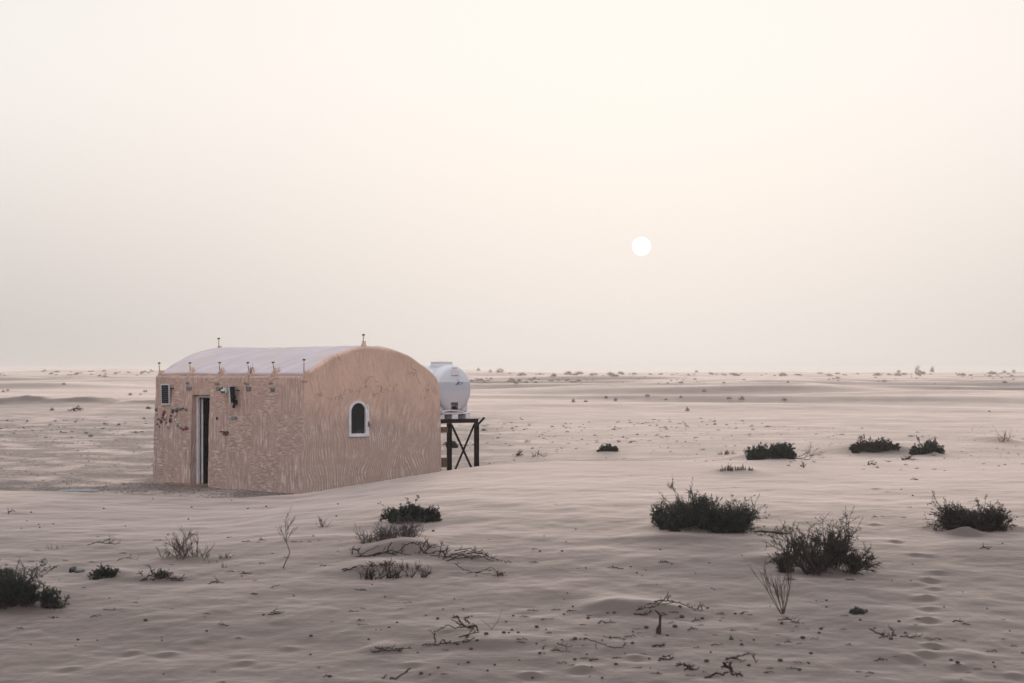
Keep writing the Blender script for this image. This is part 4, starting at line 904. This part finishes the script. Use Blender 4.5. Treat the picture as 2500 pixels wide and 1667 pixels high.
# ------------------------------------------------------------------ scattered repeats
def twig_mesh(k):
    tb = Tubes(); r_ = np.random.default_rng(k)
    n = 6; P = np.zeros((n, 3)); P[:, 0] = np.linspace(-.5, .5, n); P[:, 2] = .02+np.abs(r_.normal(size=n))*.09; P[:, 1] = np.cumsum(r_.normal(size=n)*.07); P[0, 2] = -.01
    tb.seg(P, np.linspace(.075, .035, n))
    for _ in range(r_.integers(1, 4)):
        i = r_.integers(1, n-1); d = np.array([r_.normal()*.6, r_.normal()*.5, abs(r_.normal())]); d /= np.linalg.norm(d); tb.seg(np.array([P[i], P[i]+d*.12, P[i]+d*.28+r_.normal(size=3)*.03]), [.045, .035, .02])
    return fast_mesh('twig', np.vstack(tb.V), np.vstack(tb.T), M_brown if k % 3 else M_grey)
def clump_mesh(k, m_, n=110, tall_=.45):
    r_ = np.random.default_rng(100+k); V = []; T_ = []
    for i in range(n):
        a = r_.uniform(0, 2*PI); q = math.sqrt(r_.uniform(0, 1))*.5; base_ = np.array([q*math.cos(a), q*math.sin(a)*.8, 0]); hh = tall_*(1-(q*2)**4*.6)*(.6+.5*math.sin(a*2+k*1.7+q*5)**2)
        c = base_*r_.uniform(.5, 1.1)+np.array([0, 0, r_.uniform(-.02, 1)*hh]); d = r_.normal(size=3)*.5+np.array([base_[0], base_[1], .6]); d /= np.linalg.norm(d); e_ = np.cross(d, r_.normal(size=3)); e_ /= np.linalg.norm(e_)
        L = r_.uniform(.08, .2); b = len(V); V += [c-d*L*.3, c+e_*.028, c+d*L, c-e_*.028]; T_.append([b, b+1, b+2, b+3])
    return fast_mesh('clump', np.array(V), np.array(T_), m_)
TWG = [twig_mesh(k) for k in range(12)]
def pebble_mesh(k):
    bm = bmesh.new(); bmesh.ops.create_icosphere(bm, subdivisions=2, radius=.5); r_ = random.Random(k)
    for v in bm.verts: v.co *= 1+r_.uniform(-.16, .16); v.co.z = v.co.z*.7+.2
    me = bpy.data.meshes.new('pebble'); bm.to_mesh(me); bm.free(); me.materials.append(M_dung); return me
PEB = [pebble_mesh(k) for k in range(5)]
def place(name, me, u, v, wpx, rot, label, cat, group, sz=1.0):
    p = at(u, v)
    if p is None: return
    o = link(name, me, None, tuple(p)); s = wpx*p.y/F; o.scale = (s, s, s*sz); o.rotation_euler = (0, 0, rot); tag(o, label, cat, group); return o
L1 = ('loose thin twig scrap lying on the foreground sand, one of many alike', 'twig', 'loose twig scraps scattered over the foreground sand')
L2 = ('dark round dropping-like pebble on the foreground sand, one of many alike', 'pebble', 'dark pebbles dotted over the foreground sand')
L3 = ('tiny dark scrub sprig on the stony plain behind the hut, one of many alike', 'scrub sprig', 'tiny scrub sprigs on the stony plain')
L4 = ('hazy brown scrub clump low on the distant dunes, one of many alike', 'scrub', 'distant scrub clumps on the dunes below the skyline')
TWS = [(90,1342,14),(240,1310,10),(560,1312,14),(600,1322,18),(640,1318,16),(470,1350,14),(160,1368,12),(420,1378,10),(585,1395,9),(700,1360,16),(620,1450,20),(885,1485,14),(978,1485,8),(1000,1470,10),(990,1472,8),(865,1492,20),
 (880,1515,16),(880,1440,26),(1240,1372,16),(1302,1372,20),(1412,1388,8),(1500,1386,34),(1620,1372,22),(1300,1490,26),(1358,1488,20),(1280,1505,22),(1330,1512,18),(1480,1520,40),(1760,1500,20),(1710,1525,14),(1745,1550,10),(1830,1500,12),
 (2060,1503,20),(2085,1500,12),(2240,1510,14),(2340,1518,26),(2450,1512,10),(2275,1562,20),(2290,1560,16),(2420,1590,24),(2150,1612,30),(2097,1640,16),(1990,1560,18),(1970,1535,12),(1935,1632,24),(1880,1632,18),(1450,1610,20),(1340,1545,14),
 (1480,1555,22),(1520,1560,14),(1425,1575,12),(1700,1580,12),(1790,1540,16),(300,1350,14),(75,1372,12),(330,1470,12),(235,1505,24),(120,1506,10),(420,1485,8),(660,1500,14),(545,1525,26),(395,1555,8),(540,1665,20),(520,1640,12),(800,1650,20),(1085,1645,14),
 (640,1375,14),(600,1400,26),(560,1395,20),(735,1322,8),(755,1322,8),(780,1318,8),(825,1345,8),(830,1320,6),(2065,1258,10),(2155,1260,8),(2135,1262,14),(2205,1262,12),(2030,1253,6),(1793,1190,6),(2220,1238,12),(1930,1415,26),(2075,1415,20),
 (1505,1232,5),(1357,1230,6),(2232,1170,16),(1305,1340,12),(1195,1316,8),(1720,1640,12),(1765,1508,8),(1370,1618,22),(1400,1562,16),(1560,1545,10),(1550,1535,12),(1900,1550,10),(2010,1530,8),(1845,1535,10),(1640,1520,18),(1620,1500,16),(1655,1508,12)]
for _ in range(75):
    q = random.random()
    if q < .5: TWS.append((random.gauss(1500, 260), random.uniform(1490, 1664), random.uniform(8, 24)))
    elif q < .75: TWS.append((random.uniform(0, 900), random.uniform(1300, 1560), random.uniform(6, 18)))
    else: TWS.append((random.uniform(1850, 2480), random.uniform(1500, 1664), random.uniform(8, 22)))
for i, (u, v, w) in enumerate(TWS): place('twig', TWG[i % 12], u, v, w*1.2, random.uniform(-.5, .5)+PI*random.randint(0, 1), *L1, sz=random.uniform(.5, 1.0))
PBS = [(130,1508,7),(140,1507,4),(765,1308,4),(1058,1296,6),(825,1230,4),(1372,1345,5),(1318,1345,5),(1382,1322,3),(1612,1341,4),(940,1457,4),(950,1531,5),(930,1537,3),(1310,1531,8),(758,1598,5),(505,1541,6),(190,1562,6),(75,1573,4),(238,1563,4),(185,1576,3),
 (1140,1553,9),(1165,1563,7),(1250,1538,6),(1187,1548,9),(1265,1544,6),(1230,1545,8),(1112,1570,6),(1404,1560,9),(1428,1560,6),(1372,1562,5),(1578,1533,9),(1665,1507,10),(1795,1498,6),(1725,1615,10),(1735,1592,5),(1845,1560,0),(1905,1613,10),(1975,1619,5),
 (2175,1560,9),(2195,1517,7),(2338,1618,9),(2425,1617,5),(2428,1628,5),(2465,1540,4),(2100,1513,6),(2018,1465,5),(1993,1466,3),(2228,1377,3),(2120,1384,7),(2305,1481,4),(2410,1485,4),(1960,1558,10),(1908,1523,7),(1585,1608,6),(1620,1610,6),(1610,1612,6),(1265,1560,4),
 (1028,1645,9),(805,1652,8),(395,1563,4),(1070,1630,6),(76,1250,4),(253,1241,4),(460,1267,4),(605,1241,4),(650,1236,4),(468,1238,4),(66,1271,3),(130,1278,3),(95,1280,3),(52,1289,3),(306,1284,3),(410,1305,4),(1640,1376,4),(1555,1398,4),(1567,1405,3),(1698,1399,3),
 (1385,1448,4),(717,1454,4),(1785,1560,9),(1840,1562,5),(1648,1530,10),(1715,1510,8),(1300,1655,6),(1470,1655,6),(1880,1480,3),(2210,1545,6),(2155,1549,8),(1545,1542,5),(1490,1557,7),(1520,1388,4),(1540,1383,4),(1430,1386,4),(2350,1445,3)]
for _ in range(70): PBS.append((random.gauss(1450, 420), random.uniform(1480, 1660), random.uniform(3, 8)))
for _ in range(40): PBS.append((random.uniform(0, 2500), random.uniform(1190, 1480), random.uniform(2.5, 4)))
for i, (u, v, w) in enumerate(PBS):
    if w: place('pebble', PEB[i % 5], u, v, w*1.25, random.uniform(0, 6), *L2)
SPR = [clump_mesh(k, M_brown, 60, .45) for k in range(6)]+[clump_mesh(10+k, M_leaf2, 80, .4) for k in range(3)]+TWG[:5]
def plain_spots():
    S = []
    while len(S) < 280:
        if random.random() < .62: u = random.uniform(1100, 1900); v = random.choice([random.gauss(1045, 14), random.gauss(1080, 16), random.gauss(1035, 8)])
        elif random.random() < .5: u = random.uniform(0, 368); v = random.gauss(1050, 22)
        else: u = random.uniform(1900, 2500); v = random.choice([random.gauss(1108, 4), random.gauss(1135, 9), random.gauss(1065, 10)])
        if 1018 < v < 1150 and not (1990 < u < 2330 and 1070 < v < 1108) and not (1800 < u < 1960 and 1070 < v < 1125): S.append((u, v))
    return S
for i, (u, v) in enumerate(plain_spots()):
    big = random.random() < .15
    place('scrub_sprig', SPR[random.randrange(len(SPR))], u, v, random.uniform(4.5, 12)*(1.7 if big else 1), random.uniform(-.4, .4), *L3, sz=random.uniform(.5, 1))
FARM = [clump_mesh(30+k, M_far_hazed, 150, .42) for k in range(5)]
far = []
while len(far) < 130:
    u = random.uniform(1240, 2500); v = min(940, 910.5+abs(random.gauss(0, 3.2)) if random.random() < .6 else random.uniform(915, 937)); far.append((u, v, random.choice([6, 8, 9, 12, 16, 22])*(1 if v < 918 else .6)))
for _ in range(30): far.append((random.uniform(1150, 1420), random.gauss(928, 3), random.uniform(5, 13)))
for _ in range(36): far.append((random.uniform(0, 372), random.choice([random.gauss(908, 2.5), random.gauss(914, 3)]), random.uniform(6, 14)))
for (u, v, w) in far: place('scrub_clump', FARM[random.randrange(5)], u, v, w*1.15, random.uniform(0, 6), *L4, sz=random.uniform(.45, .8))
# single plants on the middle dunes, each with its own place
for (u, v, w, k, lab) in [(1400, 981, 11, 1, 'reddish twiggy bush on the first dunes right of the tank, left of its neighbours'), (1430, 980, 12, .5, 'low dark scrub just right of the reddish twiggy bush on the dunes'), (1480, 971, 11, .6, 'small spiky scrub on the dunes above and left of the pale double bush'),
    (1503, 978, 11, .9, 'pale upright bush standing between two smaller ones on the dunes'), (1581, 967, 14, .5, 'feathery low bush higher on the dunes right of the pale upright bush'), (1625, 975, 10, .4, 'flat dark scrub on a dune crest in the middle distance'), (1662, 970, 10, .6, 'thin small scrub right of the flat dark one on the dune crest'),
    (1720, 955, 14, .5, 'lone dark scrub high on the dunes above the twin reddish bushes'), (1678, 1002, 12, .8, 'rounded dark little bush lower on the dunes, right of centre'), (1780, 973, 16, .4, 'low reddish scrub left of the rounded reddish bush on the dune'), (1811, 975, 18, .6, 'rounded reddish bush on the dune crest, right of centre'),
    (1915, 977, 16, .5, 'double reddish scrub on the dune crest, rightmost of the dune bushes'), (2240, 914, 16, 1.5, 'tall reddish bush standing above the skyline at right'), (2276, 907, 12, 1.3, 'pale hazy round tree on the skyline right of the tall reddish bush'), (2194, 908, 11, .7, 'faint flat bush on the skyline left of the tall reddish bush'),
    (1168, 904, 10, .9, 'faint round bush on the hazy rise just right of the tank'), (1197, 907.5, 10, .8, 'second faint bush on the hazy rise right of the tank'), (1221, 908, 24, .45, 'long faint thicket on the hazy rise right of the tank'), (1388, 910, 9, .7, 'small faint bush alone on the skyline right of the hazy rise'), (1700, 908, 10, .6, 'faint bush breaking the skyline right of the sun'),
    (2475, 908, 10, .8, 'faint bush on the skyline at the far right'), (2452, 908.5, 12, .5, 'flat faint bush next to the last one on the right skyline'), (156, 938, 10, .6, 'lone dark scrub above the sandy bank at left'), (8, 956, 9, .7, 'dark scrub at the left edge behind the sandy bank'), (19, 953, 9, .6, 'second scrub from the left edge behind the sandy bank'),
    (318, 964, 11, .7, 'dark scrub on the slope left of the hut, behind the bank end'), (343, 962, 9, .4, 'low flat scrub between two darker ones left of the hut'), (354, 956, 13, .5, 'wide dark scrub close to the left wall of the hut, on the slope'), (362, 997, 16, .5, 'spiky scrub right beside the left edge of the hut'),
    (127, 1001, 13, .6, 'small looping dark scrub left of the twig arch'), (352, 1022, 9, .5, 'tiny dark scrub on the plain near the hut left edge'), (66, 1028, 7, .6, 'tiny pale scrub on the plain at left'), (222, 1065, 12, .6, 'dark scrub on the stony plain between the left edge and the hut'), (290, 1037, 10, .6, 'pointed dark scrub on the plain left of the hut'),
    (2415, 1004, 7, .5, 'tiny dark speck of scrub on the right dunes'), (1182, 1050, 15, .4, 'low domed scrub just right of the tank stand top')]:
    m_ = M_far_hazed if v < 985 else M_leaf2
    me = clump_mesh(int(u), m_, 160, .5)
    p = at(u, v)
    if p is None:
        p = at(u, v+3)
    if p is None: continue
    o = link('scrub_bush', me, None, tuple(p)); s = w*p.y/F; o.scale = (s, s, s*2*k*.95); tag(o, lab, 'scrub bush', 'single scrub bushes on the plain and dunes')
# gravel: uncountable
def gravel():
    V = []; T_ = []; oct_ = np.array([[1,0,0],[0,1,0],[-1,0,0],[0,-1,0],[0.2,.1,.75]]); f_ = np.array([[0,1,4],[1,2,4],[2,3,4],[3,0,4]]); n = 0
    def put(x, y, s):
        nonlocal n
        z = H(x, y); 
        for i in range(len(x)):
            V.append(oct_*s[i]*rng.uniform(.6, 1.3, size=(5, 1))+[x[i], y[i], z[i]]); T_.append(f_+n); n += 5
    N = 2600; x = rng.uniform(-11.5, -4.6, N); l_ = rng.uniform(0, 1, N); yc = np.interp(x, YCX, YCY); ymax = np.interp(x, [-12, -8.45, -4.42], [47, 45.4, 41.2]); y = yc+.9+(ymax-yc-.9)*l_; ok = (ymax-yc) > 1.2; put(x[ok], y[ok], np.minimum(rng.exponential(.006, ok.sum())+.005, .03))
    N = 2600; y = rng.uniform(47, 82, N); u = np.where(rng.uniform(size=N) < .35, rng.uniform(-50, 375, N), rng.uniform(1090, 2550, N)); put((u-CX)/F*y, y, np.minimum(rng.exponential(.007, N)+.006, .035))
    o = link('gravel', fast_mesh('gravel', np.vstack(V), np.vstack(T_), M_grav)); tag(o, 'small dark stones strewn over the stony ground', 'gravel', kind='stuff')
gravel()
